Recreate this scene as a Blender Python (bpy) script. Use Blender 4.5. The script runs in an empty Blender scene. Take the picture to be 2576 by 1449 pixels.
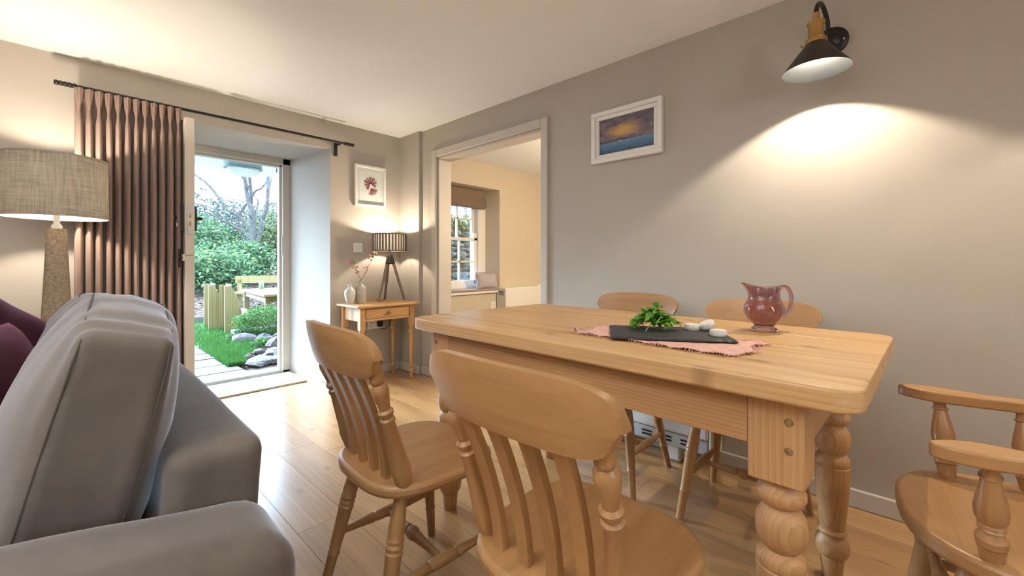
import bpy, bmesh, math, random
from mathutils import Vector, Matrix, Euler, noise
PI = math.pi
sc = bpy.context.scene
COL = sc.collection
random.seed(7)

# ---------------------------------------------------------------- camera
cam_d = bpy.data.cameras.new('camera')
cam = bpy.data.objects.new('camera', cam_d)
COL.objects.link(cam)
cam.location = (0, 0, 1.03)
cam.rotation_euler = (PI / 2, 0, math.radians(-47))
cam_d.sensor_width = 36.0
cam_d.lens = 1060 / 2576 * 36
cam_d.shift_y = -63.5 / 2576
cam_d.clip_start = 0.02
sc.camera = cam

# ---------------------------------------------------------------- world, lights, exposure
world = bpy.data.worlds.new('overcast_sky')
sc.world = world
world.use_nodes = True
wn = world.node_tree.nodes
wn['Background'].inputs[0].default_value = (0.54, 0.77, 1.0, 1)
wn['Background'].inputs[1].default_value = 11.0
sun_d = bpy.data.lights.new('bright_cloud_sun', 'SUN')      # sun behind thin cloud, shining in through the open door
sun_d.energy = 24; sun_d.angle = math.radians(38); sun_d.color = (.62, .82, 1.0)
sun = bpy.data.objects.new('bright_cloud_sun', sun_d); COL.objects.link(sun)
sun.rotation_euler = Vector((.30, -.82, -.48)).to_track_quat('-Z', 'Y').to_euler()

def point(name, loc, power, color, size):
    d = bpy.data.lights.new(name, 'POINT')
    d.energy = power; d.color = color; d.shadow_soft_size = size
    o = bpy.data.objects.new(name, d); COL.objects.link(o); o.location = loc
    return o

WARM = (1.0, 0.84, 0.64)
# added fill lights out of view in this room, and the next room's lamp
point('fill_light_behind', (0.35, -1.55, 1.75), 17, (1.0, 0.88, 0.72), 0.22)  # unseen warm fill added behind the camera
upd = bpy.data.lights.new('ceiling_fill_light', 'SPOT')      # added out of view to brighten the ceiling; no fitting stands here
upd.energy = 280; upd.color = (.94, .965, 1.0); upd.spot_size = math.radians(150); upd.spot_blend = 1.0; upd.shadow_soft_size = .12
upo = bpy.data.objects.new('ceiling_fill_light', upd); COL.objects.link(upo); upo.location = (-1.05, .75, 1.45); upo.rotation_euler = (PI, 0, 0)
point('fill_light_corner', (-1.5, 1.4, 1.45), 13, WARM, 0.16)  # added to lift the room's brightness, no lamp stands here
point('next_room_light', (3.75, 1.5, 1.55), 85, (1.0, 0.81, 0.57), 0.15)

vs = sc.view_settings
vs.view_transform = 'Standard'
vs.look = 'None'
vs.gamma = 1.0
vs.use_curve_mapping = False
vs.exposure = 0.44

def portal(name, loc, rot, sx, sy):      # guides sky light through an opening; adds no light of its own
    d = bpy.data.lights.new(name, 'AREA'); d.shape = 'RECTANGLE'; d.size = sx; d.size_y = sy
    d.cycles.is_portal = True
    o = bpy.data.objects.new(name, d); COL.objects.link(o); o.location = loc; o.rotation_euler = rot
portal('portal_door', (1.03, 4.40, 1.0), (-PI / 2, 0, 0), .85, 1.95)
portal('portal_window', (3.25, 4.20, 1.33), (-PI / 2, 0, 0), .95, 1.25)
portal('portal_added_window', (.0, -2.38, 1.45), (PI / 2, 0, 0), .8, .9)  # opening added for fill daylight

# ---------------------------------------------------------------- helpers
def tag(o, label=None, cat=None, group=None, kind=None):
    if label: o['label'] = label
    if cat: o['category'] = cat
    if group: o['group'] = group
    if kind: o['kind'] = kind
    return o

def thing(name, label, cat, loc=(0, 0, 0), rz=0.0, group=None):
    o = bpy.data.objects.new(name, None)
    COL.objects.link(o)
    o.empty_display_size = 0.05
    o.location = loc
    o.rotation_euler = (0, 0, rz)
    return tag(o, label, cat, group)

def copy_tree(o, parent=None):
    c = o.copy(); COL.objects.link(c); c.parent = parent
    for ch in list(o.children):
        copy_tree(ch, c)
    return c

class MB:
    def __init__(s):
        s.v = []; s.f = []; s.uv = None
    def add(s, vs, fs):
        b = len(s.v); s.v += [tuple(p) for p in vs]
        s.f += [tuple(b + i for i in f) for f in fs]
        return b
    def box(s, x0, x1, y0, y1, z0, z1, M=None):
        vs = [Vector((x, y, z)) for z in (z0, z1) for y in (y0, y1) for x in (x0, x1)]
        if M: vs = [M @ p for p in vs]
        s.add(vs, [(0, 2, 3, 1), (4, 5, 7, 6), (0, 1, 5, 4), (2, 6, 7, 3), (0, 4, 6, 2), (1, 3, 7, 5)])
        return s
    def prism(s, poly, z0, z1, M=None):
        n = len(poly)
        vs = [Vector((p[0], p[1], z0)) for p in poly] + [Vector((p[0], p[1], z1)) for p in poly]
        if M: vs = [M @ p for p in vs]
        fs = [tuple(range(n - 1, -1, -1)), tuple(range(n, 2 * n))]
        fs += [(i, (i + 1) % n, n + (i + 1) % n, n + i) for i in range(n)]
        s.add(vs, fs)
        return s
    def tube(s, pts, rad, n=10, cap=True, twist=0.0):
        pts = [Vector(p) for p in pts]
        m = len(pts)
        if not hasattr(rad, '__len__'): rad = [rad] * m
        rings = []
        ref = None
        for i in range(m):
            t = (pts[min(i + 1, m - 1)] - pts[max(i - 1, 0)])
            if t.length < 1e-9: t = Vector((0, 0, 1))
            t.normalize()
            if ref is None:
                ref = Vector((0, 0, 1)) if abs(t.z) < .9 else Vector((1, 0, 0))
            u = (ref - t * ref.dot(t)).normalized()
            w = t.cross(u)
            ref = u
            rings.append([pts[i] + (u * math.cos(2 * PI * k / n + twist) + w * math.sin(2 * PI * k / n + twist)) * rad[i] for k in range(n)])
        vs = [p for r in rings for p in r]
        fs = [(i * n + k, i * n + (k + 1) % n, (i + 1) * n + (k + 1) % n, (i + 1) * n + k) for i in range(m - 1) for k in range(n)]
        if cap:
            fs.append(tuple(range(n - 1, -1, -1)))
            fs.append(tuple((m - 1) * n + k for k in range(n)))
        s.add(vs, fs)
        return s
    def turn(s, p0, p1, prof, n=16):
        p0, p1 = Vector(p0), Vector(p1)
        return s.tube([p0.lerp(p1, t) for t, r in prof], [r for t, r in prof], n)
    def lathe(s, prof, n=32, c=(0, 0, 0), cap=False, fn=None):
        m = len(prof)
        vs = []
        for i, (r, z) in enumerate(prof):
            for k in range(n):
                a = 2 * PI * k / n
                rr = fn(r, z, a) if fn else r
                vs.append((c[0] + rr * math.cos(a), c[1] + rr * math.sin(a), c[2] + z))
        fs = [(i * n + k, i * n + (k + 1) % n, (i + 1) * n + (k + 1) % n, (i + 1) * n + k) for i in range(m - 1) for k in range(n)]
        if cap:
            fs.append(tuple(range(n - 1, -1, -1)))
            fs.append(tuple((m - 1) * n + k for k in range(n)))
        s.add(vs, fs)
        return s
    def grid(s, fn, nu, nv, uv=False, closed=False):
        vs = [fn(i / nu, j / nv) for j in range(nv + 1) for i in range(nu + 1)]
        b = s.add(vs, [(j * (nu + 1) + i, j * (nu + 1) + i + 1, (j + 1) * (nu + 1) + i + 1, (j + 1) * (nu + 1) + i) for j in range(nv) for i in range(nu)])
        if uv:
            s.uv = [(i / nu, j / nv) for j in range(nv + 1) for i in range(nu + 1)]
        return s
    def sphere(s, c, r, n=12, m=8, sc=(1, 1, 1)):
        prof = [(max(1e-4, math.sin(PI * i / m)) * r, -math.cos(PI * i / m) * r) for i in range(m + 1)]
        b = len(s.v)
        s.lathe(prof, n)
        for i in range(b, len(s.v)):
            p = s.v[i]; s.v[i] = (c[0] + p[0] * sc[0], c[1] + p[1] * sc[1], c[2] + p[2] * sc[2])
        return s
    def mesh(s, name, mat, angle=35):
        me = bpy.data.meshes.new(name)
        me.from_pydata(s.v, [], s.f)
        if s.uv:
            l = me.uv_layers.new(name='UVMap')
            for lp in me.loops:
                l.data[lp.index].uv = s.uv[lp.vertex_index]
        if angle is not None:
            for p in me.polygons: p.use_smooth = True
            me.set_sharp_from_angle(angle=math.radians(angle))
        if mat: me.materials.append(mat)
        return me
    def build(s, name, mat, parent=None, bevel=0, seg=2, angle=35, fix=True, loc=None):
        me = s.mesh(name, mat, angle)
        if fix:
            bm = bmesh.new(); bm.from_mesh(me)
            bmesh.ops.recalc_face_normals(bm, faces=bm.faces)
            bm.to_mesh(me); bm.free()
        o = bpy.data.objects.new(name, me)
        COL.objects.link(o)
        if parent: o.parent = parent
        if loc: o.location = loc
        if bevel:
            b = o.modifiers.new('bevel', 'BEVEL')
            b.width = bevel; b.segments = seg; b.limit_method = 'ANGLE'; b.angle_limit = math.radians(40)
        return o

def Box(x0, x1, y0, y1, z0, z1): return MB().box(x0, x1, y0, y1, z0, z1)
def inst(name, me, parent=None, loc=(0, 0, 0), rot=(0, 0, 0), scale=None):
    o = bpy.data.objects.new(name, me); COL.objects.link(o)
    o.parent = parent; o.location = loc; o.rotation_euler = rot
    if scale: o.scale = scale
    return o
def S(o, kind='structure'):
    o['kind'] = kind; return o

# ---------------------------------------------------------------- materials
def newmat(name):
    m = bpy.data.materials.new(name); m.use_nodes = True
    nt = m.node_tree
    return m, nt, nt.nodes['Principled BSDF']
def N(nt, t, **kw):
    n = nt.nodes.new(t)
    for k, v in kw.items(): setattr(n, k, v)
    return n
def ramp(nt, fac, cols):
    r = N(nt, 'ShaderNodeValToRGB')
    e = r.color_ramp.elements
    while len(e) < len(cols): e.new(0.5)
    for i, (p, c) in enumerate(cols):
        e[i].position = p; e[i].color = (*c, 1)
    nt.links.new(fac, r.inputs[0])
    return r.outputs[0]
def math_(nt, op, a, b=None, c=None):
    n = N(nt, 'ShaderNodeMath', operation=op)
    for i, x in enumerate((a, b, c)):
        if x is None: continue
        if hasattr(x, 'is_linked'): nt.links.new(x, n.inputs[i])
        else: n.inputs[i].default_value = x
    return n.outputs[0]
def mixc(nt, fac, a, b, mode='MIX'):
    n = N(nt, 'ShaderNodeMix', data_type='RGBA', blend_type=mode)
    for i, x in ((0, fac), (6, a), (7, b)):
        if hasattr(x, 'is_linked'): nt.links.new(x, n.inputs[i])
        elif i == 0: n.inputs[0].default_value = x
        else: n.inputs[i].default_value = (*x, 1)
    return n.outputs[2]
def bump(nt, bs, h, strength=0.2, dist=0.002):
    b = N(nt, 'ShaderNodeBump'); b.inputs['Strength'].default_value = strength; b.inputs['Distance'].default_value = dist
    nt.links.new(h, b.inputs['Height']); nt.links.new(b.outputs[0], bs.inputs['Normal'])
def noise_(nt, vec, scale, detail=3, rough=.5, dist=0):
    n = N(nt, 'ShaderNodeTexNoise')
    n.inputs['Scale'].default_value = scale; n.inputs['Detail'].default_value = detail
    n.inputs['Roughness'].default_value = rough; n.inputs['Distortion'].default_value = dist
    if vec is not None: nt.links.new(vec, n.inputs['Vector'])
    return n.outputs[0]
def coords(nt, scale=(1, 1, 1), rand=0.0, out='Object'):
    tc = N(nt, 'ShaderNodeTexCoord'); mp = N(nt, 'ShaderNodeMapping')
    mp.inputs['Scale'].default_value = scale
    nt.links.new(tc.outputs[out], mp.inputs['Vector'])
    if rand:
        oi = N(nt, 'ShaderNodeObjectInfo')
        cx = N(nt, 'ShaderNodeCombineXYZ')
        r = math_(nt, 'MULTIPLY', oi.outputs['Random'], rand)
        for i in range(3): nt.links.new(r, cx.inputs[i])
        nt.links.new(cx.outputs[0], mp.inputs['Location'])
    return mp.outputs[0]

def plain(name, col, rough=.6, metal=0, var=.0, vscale=8, bmp=0, bscale=60, sheen=0, coat=0, spec=None):
    m, nt, b = newmat(name)
    b.inputs['Base Color'].default_value = (*col, 1)
    b.inputs['Roughness'].default_value = rough; b.inputs['Metallic'].default_value = metal
    if spec is not None: b.inputs['Specular IOR Level'].default_value = spec
    if coat: b.inputs['Coat Weight'].default_value = coat
    if sheen:
        b.inputs['Sheen Weight'].default_value = sheen; b.inputs['Sheen Roughness'].default_value = .4
    co = coords(nt)
    if var:
        n = noise_(nt, co, vscale, 3)
        d = tuple(max(0, c * (1 - var)) for c in col); l = tuple(min(1, c * (1 + var)) for c in col)
        nt.links.new(ramp(nt, n, [(.3, d), (.7, l)]), b.inputs['Base Color'])
    if bmp:
        bump(nt, b, noise_(nt, co, bscale, 3), bmp, .003)
    return m

def wood(name, dark, mid, light, axis=0, rough=.42, scale=1.0, knots=True, coat=0.0, rand=7.0, ringy=.5, ring=2.6, kn=.75):
    m, nt, b = newmat(name)
    sl = [9.0 * scale] * 3; sl[axis] = .7 * scale
    co = coords(nt, tuple(sl), rand)
    n1 = noise_(nt, co, 1.6, 4, .6, .6)
    wv = N(nt, 'ShaderNodeTexWave', wave_type='RINGS', rings_direction='XYZ'[axis], wave_profile='SAW')
    wv.inputs['Scale'].default_value = ring; wv.inputs['Distortion'].default_value = 5.0
    wv.inputs['Detail'].default_value = 2.0; wv.inputs['Detail Scale'].default_value = .35
    nt.links.new(co, wv.inputs['Vector'])
    sf = [140.0 * scale] * 3; sf[axis] = 4.0 * scale
    fine = noise_(nt, coords(nt, tuple(sf), rand), 1.0, 2)
    g = math_(nt, 'ADD', math_(nt, 'MULTIPLY', n1, 1 - ringy), math_(nt, 'MULTIPLY', wv.outputs[0], ringy))
    col = ramp(nt, g, [(.18, dark), (.5, mid), (.85, light)])
    col = mixc(nt, math_(nt, 'MULTIPLY', math_(nt, 'SUBTRACT', fine, .42), .55), col, dark)
    oi = N(nt, 'ShaderNodeObjectInfo')
    hs = N(nt, 'ShaderNodeHueSaturation')
    nt.links.new(math_(nt, 'ADD', math_(nt, 'MULTIPLY', oi.outputs['Random'], .22), .89), hs.inputs['Value'])
    nt.links.new(col, hs.inputs['Color'])
    col = hs.outputs[0]
    if knots:
        sk = [3.2] * 3; sk[axis] = 1.5
        vo = N(nt, 'ShaderNodeTexVoronoi', voronoi_dimensions='2D' if axis == 1 else '3D'); vo.inputs['Scale'].default_value = 1.3
        nt.links.new(coords(nt, tuple(sk), rand), vo.inputs['Vector'])
        k = ramp(nt, vo.outputs['Distance'], [(.025, (1, 1, 1)), (.070, (0, 0, 0))])
        col = mixc(nt, math_(nt, 'MULTIPLY', k, kn), col, tuple(c * .35 for c in dark))
    nt.links.new(col, b.inputs['Base Color'])
    b.inputs['Roughness'].default_value = rough
    b.inputs['Coat Weight'].default_value = coat; b.inputs['Coat Roughness'].default_value = .25
    bump(nt, b, g, .08, .002)
    return m

M = {}
M['wall'] = plain('wall_paint_taupe', (.44, .40, .35), .75, var=.025, vscale=1.5, bmp=.12, bscale=14)
M['wall_far'] = plain('wall_paint_cream', (.60, .52, .41), .75, bmp=.05, bscale=14)
M['reveal'] = M['wall']
M['ceil'] = plain('ceiling_white', (.88, .885, .89), .8, bmp=.05, bscale=10)
M['trim'] = plain('trim_paint_beige', (.56, .51, .45), .45)
M['white'] = plain('white_paint', (.80, .78, .74), .45)
M['white_plastic'] = plain('white_plastic', (.82, .81, .79), .35)
M['heater'] = plain('heater_enamel', (.78, .77, .74), .35)
M['black'] = plain('black_metal', (.012, .011, .010), .4, spec=.4)
M['slot'] = plain('slot_dark', (.01, .01, .01), .8)
M['steel'] = plain('brushed_steel', (.55, .53, .50), .35, metal=1)
M['brass'] = plain('antique_brass', (.50, .32, .12), .30, metal=1, var=.06, vscale=20)
M['bronze'] = plain('dark_bronze', (.045, .037, .03), .38, metal=.5)
M['alu'] = plain('shade_inner_aluminium', (.032, .034, .037), .5, metal=.5, var=.1, vscale=12)
M['screw'] = plain('screw_steel', (.6, .6, .6), .3, metal=1)

PD, PM, PL = (.37, .185, .065), (.545, .33, .145), (.645, .43, .215)
for i, a in enumerate('xyz'):
    M['pine_' + a] = wood('pine_' + a, PD, PM, PL, i, .42, 1.0, True, .12, ringy=.19, kn=.6)
    M['beech_' + a] = wood('beech_' + a, (.26, .125, .043), (.37, .195, .075), (.435, .245, .103), i, .4, 1.3, False, .12, ringy=.06)
    M['old_' + a] = wood('old_pine_' + a, (.38, .19, .06), (.56, .32, .13), (.66, .42, .19), i, .45, 1.4, True, .05)
    M['apron_' + a] = wood('apron_pine_' + a, (.33, .145, .050), (.485, .265, .110), (.555, .335, .155), i, .5, 1.2, False, .05, ringy=.28, ring=3.0)
M['plank'] = wood('oak_floor', (.27, .135, .05), (.47, .27, .115), (.60, .38, .18), 1, .30, .7, True, 1.0, rand=11, ringy=.10, kn=.4)
M['joint'] = plain('floor_joint', (.10, .06, .03), .8)
M['treated'] = wood('treated_timber', (.115, .08, .025), (.18, .135, .05), (.22, .175, .075), 2, .7, .8, True, 0, ringy=.6)
M['stem_wood'] = wood('driftwood_grey', (.11, .085, .065), (.20, .16, .125), (.28, .23, .18), 2, .6, 2.0, False, 0)
M['slat_wood'] = wood('slat_wood', (.09, .065, .05), (.15, .115, .09), (.21, .165, .13), 2, .6, 2.0, False, 0)

def velvet(name, col, sheen=.8, tint=(.75, .78, .85)):
    m, nt, b = newmat(name)
    co = coords(nt)
    n = noise_(nt, co, 5, 4, .6)
    d = tuple(c * .82 for c in col); l = tuple(c * 1.22 for c in col)
    nt.links.new(ramp(nt, n, [(.35, d), (.68, l)]), b.inputs['Base Color'])
    b.inputs['Roughness'].default_value = .75
    b.inputs['Specular IOR Level'].default_value = .25
    b.inputs['Sheen Weight'].default_value = sheen; b.inputs['Sheen Roughness'].default_value = .35
    b.inputs['Sheen Tint'].default_value = (*tint, 1)
    bump(nt, b, noise_(nt, co, 160, 2), .15, .001)
    return m
M['sofa'] = velvet('taupe_velvet', (.138, .112, .092), .8)
M['sofa_seam'] = plain('velvet_seam', (.085, .07, .06), .9)
M['purple'] = velvet('plum_velvet', (.045, .005, .012), .35, (.60, .25, .45))

def herring(name, c1, c2, nu, nv, uvmode=True, rough=.9):
    m, nt, b = newmat(name)
    tc = N(nt, 'ShaderNodeTexCoord'); sp = N(nt, 'ShaderNodeSeparateXYZ')
    nt.links.new(tc.outputs['UV' if uvmode else 'Object'], sp.inputs[0])
    ax, ay = (0, 1) if uvmode else (0, 2)
    tri = math_(nt, 'ABSOLUTE', math_(nt, 'SUBTRACT', math_(nt, 'FRACT', math_(nt, 'MULTIPLY', sp.outputs[ax], nu)), .5))
    ph = math_(nt, 'ADD', math_(nt, 'MULTIPLY', sp.outputs[ay], nv), math_(nt, 'MULTIPLY', tri, 6.0))
    st = math_(nt, 'MULTIPLY_ADD', math_(nt, 'SINE', math_(nt, 'MULTIPLY', ph, 2 * PI)), .5, .5)
    n = noise_(nt, coords(nt), 90, 2)
    f = math_(nt, 'ADD', math_(nt, 'MULTIPLY', st, .75), math_(nt, 'MULTIPLY', n, .25))
    nt.links.new(ramp(nt, f, [(.2, c1), (.8, c2)]), b.inputs['Base Color'])
    b.inputs['Roughness'].default_value = rough
    b.inputs['Specular IOR Level'].default_value = .15
    b.inputs['Sheen Weight'].default_value = .15
    bump(nt, b, f, .25, .002)
    return m
M['curtain'] = herring('curtain_herringbone', (.15, .098, .078), (.37, .265, .215), 110, 190)
M['blind'] = herring('blind_herringbone', (.17, .115, .085), (.30, .215, .165), 30, 60, False)
M['cush'] = herring('lilac_weave', (.33, .30, .34), (.58, .54, .58), 26, 60, False)
M['seatpad'] = herring('seat_pad_weave', (.25, .18, .16), (.45, .36, .33), 30, 60, False)

def linen(name, c1, c2, trans):
    m, nt, b = newmat(name)
    tc = N(nt, 'ShaderNodeTexCoord')
    a = noise_(nt, coords(nt, (10, 10, 260)), 1.0, 2)
    c = noise_(nt, coords(nt, (150, 150, 8)), 1.0, 2)
    f = math_(nt, 'MULTIPLY_ADD', a, .5, math_(nt, 'MULTIPLY', c, .5))
    col = ramp(nt, f, [(.38, c1), (.62, c2)])
    nt.links.new(col, b.inputs['Base Color'])
    b.inputs['Roughness'].default_value = .9
    b.inputs['Specular IOR Level'].default_value = .1
    tr = N(nt, 'ShaderNodeBsdfTranslucent')
    nt.links.new(col, tr.inputs[0])
    mx = N(nt, 'ShaderNodeMixShader'); mx.inputs[0].default_value = trans
    nt.links.new(b.outputs[0], mx.inputs[1]); nt.links.new(tr.outputs[0], mx.inputs[2])
    nt.links.new(mx.outputs[0], nt.nodes['Material Output'].inputs[0])
    return m
M['shade'] = linen('grey_linen_shade', (.15, .13, .105), (.32, .29, .25), .22)
M['shade_white'] = linen('white_lamp_lining', (.80, .78, .74), (.86, .84, .80), .6)

def emis(name, col, s):
    m, nt, b = newmat(name)
    b.inputs['Base Color'].default_value = (.8, .8, .8, 1)
    b.inputs['Emission Color'].default_value = (*col, 1); b.inputs['Emission Strength'].default_value = s
    return m
M['bulb'] = emis('lit_bulb', (1, .86, .66), 8)

def glass(name, col, rough=.02, ior=1.5):
    m, nt, b = newmat(name)
    b.inputs['Base Color'].default_value = (*col, 1)
    b.inputs['Roughness'].default_value = rough
    b.inputs['Transmission Weight'].default_value = 1
    b.inputs['IOR'].default_value = ior
    return m
M['jug'] = glass('amethyst_glass', (.66, .47, .49), .02, 1.45)
M['pane'] = None
def pane():
    m, nt, b = newmat('window_glass')
    t = N(nt, 'ShaderNodeBsdfTransparent'); g = N(nt, 'ShaderNodeBsdfGlossy')
    g.inputs['Roughness'].default_value = .02
    t.inputs[0].default_value = (.96, .98, .98, 1)
    fr = N(nt, 'ShaderNodeFresnel'); fr.inputs[0].default_value = 1.45
    mx = N(nt, 'ShaderNodeMixShader')
    nt.links.new(fr.outputs[0], mx.inputs[0]); nt.links.new(t.outputs[0], mx.inputs[1]); nt.links.new(g.outputs[0], mx.inputs[2])
    nt.links.new(mx.outputs[0], nt.nodes['Material Output'].inputs[0])
    return m
M['pane'] = pane()

def leafmat(name, cols, rough=.5, trans=.25):
    m, nt, b = newmat(name)
    g = N(nt, 'ShaderNodeNewGeometry')
    n = noise_(nt, coords(nt), 2.0, 2)
    f = math_(nt, 'ADD', math_(nt, 'MULTIPLY', g.outputs['Random Per Island'], .7), math_(nt, 'MULTIPLY', n, .3))
    k = len(cols)
    col = ramp(nt, f, [(.1 + .8 * i / (k - 1), c) for i, c in enumerate(cols)])
    nt.links.new(col, b.inputs['Base Color']); b.inputs['Roughness'].default_value = rough
    tr = N(nt, 'ShaderNodeBsdfTranslucent'); nt.links.new(col, tr.inputs[0])
    mx = N(nt, 'ShaderNodeMixShader'); mx.inputs[0].default_value = trans
    nt.links.new(b.outputs[0], mx.inputs[1]); nt.links.new(tr.outputs[0], mx.inputs[2])
    nt.links.new(mx.outputs[0], nt.nodes['Material Output'].inputs[0])
    return m
# ---------------------------------------------------------------- the room
CZ = 2.245
XB, YA = 2.29, 3.60
# floor
fl = MB()
fl.box(-2.2, 2.46, -2.2, 3.62, -.10, -.005)
fl.box(.48, 1.60, 3.60, 4.27, -.10, -.005)
fl.box(2.42, 5.7, -.3, 3.80, -.10, 0)
floor = S(fl.build('floor', M['joint'], angle=None))
pw = .187
rng = random.Random(4)
cache = {}
ncol = 24
for c in range(ncol):
    x0 = -2.19 + c * pw
    x1 = min(x0 + pw, 2.289)
    if x1 - x0 < .03: continue
    y = -2.19 - rng.uniform(0, .9)
    ymax = 4.26 if (x0 > .50 and x1 < 1.575) else 3.599
    while y < ymax:
        L = rng.choice((1.15, 1.4, 1.65, .95))
        a, b_ = max(y, -2.19), min(y + L, ymax)
        y += L
        if b_ - a < .02: continue
        key = (round(x1 - x0, 3), round(b_ - a, 2))
        if key not in cache:
            w, l = x1 - x0, b_ - a
            mb = MB()
            g, h = .0005, .0003
            mb.add([(g, g, -.005), (w - g, g, -.005), (w - g, l - g, -.005), (g, l - g, -.005),
                    (g, g, -.0012), (w - g, g, -.0012), (w - g, l - g, -.0012), (g, l - g, -.0012),
                    (g + h, g + h, 0), (w - g - h, g + h, 0), (w - g - h, l - g - h, 0), (g + h, l - g - h, 0)],
                   [(8, 9, 10, 11), (4, 5, 9, 8), (5, 6, 10, 9), (6, 7, 11, 10), (7, 4, 8, 11), (0, 1, 5, 4), (1, 2, 6, 5), (2, 3, 7, 6), (3, 0, 4, 7)])
            cache[key] = mb.mesh('plank', M['plank'], None)
        inst('plank', cache[key], floor, (x0, a, 0))

# ceiling (this room and the next)
S(Box(-2.4, 5.8, -2.4, 4.44, CZ, CZ + .12).build('ceiling', M['ceil'], angle=None))
# back wall with the deep door reveal
w = MB()
w.prism([(-2.4, YA), (.50, YA), (.58, 4.27), (.58, 4.42), (-2.4, 4.42)], -.1, CZ)
w.prism([(1.577, YA), (2.36, YA), (2.36, 4.42), (1.49, 4.42), (1.49, 4.27)], -.1, CZ)
w.prism([(.50, YA), (1.577, YA), (1.49, 4.27), (1.49, 4.42), (.58, 4.42), (.58, 4.27)], 2.005, CZ)
S(w.build('wall_back', M['wall'], angle=None))
# right wall with the doorway
w = MB()
w.box(XB, 2.424, -2.4, 1.848, -.1, CZ)
w.box(XB, 2.424, 3.04, 3.80, -.1, CZ)
w.box(XB, 2.424, 1.848, 3.04, 1.967, CZ)
S(w.build('wall_right', M['wall'], angle=None))
S(Box(-2.4, -2.2, -2.4, 4.0, -.1, CZ).build('wall_left', M['wall'], angle=None))
wf = MB().box(-2.4, -.4, -2.4, -2.2, -.1, CZ).box(.4, XB + .05, -2.4, -2.2, -.1, CZ).box(-.4, .4, -2.4, -2.2, -.1, 1.0).box(-.4, .4, -2.4, -2.2, 1.9, CZ)  # unseen front wall, opening added to admit fill daylight
S(wf.build('wall_front', M['wall'], angle=None))
rw_ = S(bpy.data.objects.new('added_window', None)); COL.objects.link(rw_)  # unseen window added to let cool fill light into the room
fm = MB()
for xx in (-.4, -.025, .35): fm.box(xx, xx + .05, -2.36, -2.30, 1.0, 1.9)
fm.box(-.4, .4, -2.36, -2.30, 1.0, 1.05).box(-.4, .4, -2.36, -2.30, 1.85, 1.9)
fm.build('window_frame', M['white'], rw_)
for xx in (-.35, .025): Box(xx, xx + .325, -2.335, -2.33, 1.05, 1.85).build('pane', M['pane'], rw_, angle=None)
M['bounce'] = plain('pale_bounce', (.42, .41, .39), .95, var=.2, vscale=30)
S(Box(-12, 12, -14, -2.42, -.2, -.06).build('bounce_ground', M['bounce'], angle=None))  # pale ground added out of view to bounce daylight up to the ceiling
S(Box(2.258, XB + .01, 3.28, 3.61, -.01, CZ + .005).build('trim_1', M['wall'], angle=None))
# the next room
w = MB()
w.prism([(2.34, 3.78), (2.78, 3.78), (2.83, 4.0), (2.83, 4.30), (2.34, 4.30)], -.1, CZ)
w.prism([(3.823, 3.78), (5.8, 3.78), (5.8, 4.30), (3.78, 4.30), (3.78, 4.0)], -.1, CZ)
w.prism([(2.78, 3.78), (3.823, 3.78), (3.78, 4.0), (3.78, 4.30), (2.83, 4.30), (2.83, 4.0)], 1.954, CZ)
w.prism([(2.78, 3.78), (3.823, 3.78), (3.78, 4.0), (3.78, 4.30), (2.83, 4.30), (2.83, 4.0)], -.1, .655)
S(w.build('wall_next_room_back', M['wall_far'], angle=None))
S(Box(5.6, 5.8, -.5, 4.2, -.1, CZ).build('wall_next_room_right', M['wall_far'], angle=None))
S(Box(2.42, 5.7, -.5, -.3, -.1, CZ).build('wall_next_room_front', M['wall_far'], angle=None))

# skirting boards
def skirt(name, x0, x1, y0, y1):
    S(Box(x0, x1, y0, y1, 0, .078).build(name, M['trim'], bevel=.007, seg=3))
skirt('baseboard_back', 1.579, 2.258, 3.584, 3.601)
skirt('baseboard_left', -2.2, .50, 3.584, 3.601)
skirt('baseboard_corner', 2.242, 2.259, 3.275, 3.584)
skirt('baseboard_right', 2.274, 2.291, -2.2, 1.79)
skirt('baseboard_doorway', 2.274, 2.291, 3.108, 3.275)

# doorway casing and lining in the right wall
def casing(name, y0, y1, z0, z1, horiz=False):
    o = Box(2.268, 2.291, y0, y1, z0, z1)
    return o.build(name, M['trim'], bevel=.007, seg=2)
cs = MB()
cas = casing('trim_2', 3.041, 3.107, 0, 2.0335); S(cas)
S(casing('trim_3', 1.79, 1.847, 0, 2.0335))
S(casing('trim_4', 1.8475, 3.0405, 1.9675, 2.0335))
ln = Box(2.292, 2.43, 3.022, 3.042, 0, 1.949).box(2.292, 2.43, 1.846, 1.862, 0, 1.949).box(2.292, 2.43, 1.846, 3.042, 1.95, 1.9685)
S(ln.build('trim_5', M['trim'], bevel=.002))

# front door: frame, threshold, stable-door leaves swung inwards
fr = MB()
fr.box(1.425, 1.492, 4.27, 4.36, .0, 2.006).box(.578, .63, 4.27, 4.36, .0, 2.006).box(.578, 1.492, 4.27, 4.36, 1.95, 2.006)
fr.box(1.405, 1.426, 4.305, 4.36, .0, 1.96).box(.62, 1.43, 4.305, 4.36, 1.93, 1.951)
frame = S(fr.build('trim_6', M['trim'], bevel=.004))
sp = Box(1.418, 1.4255, 4.28, 4.30, 1.10, 1.28).build('strike_plate', M['steel'], frame)
M['sill'] = plain('sill_grey_paint', (.42, .44, .45), .5)
S(Box(.58, 1.49, 4.27, 4.43, -.06, .026).build('trim_7', M['sill'], bevel=.006))

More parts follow.
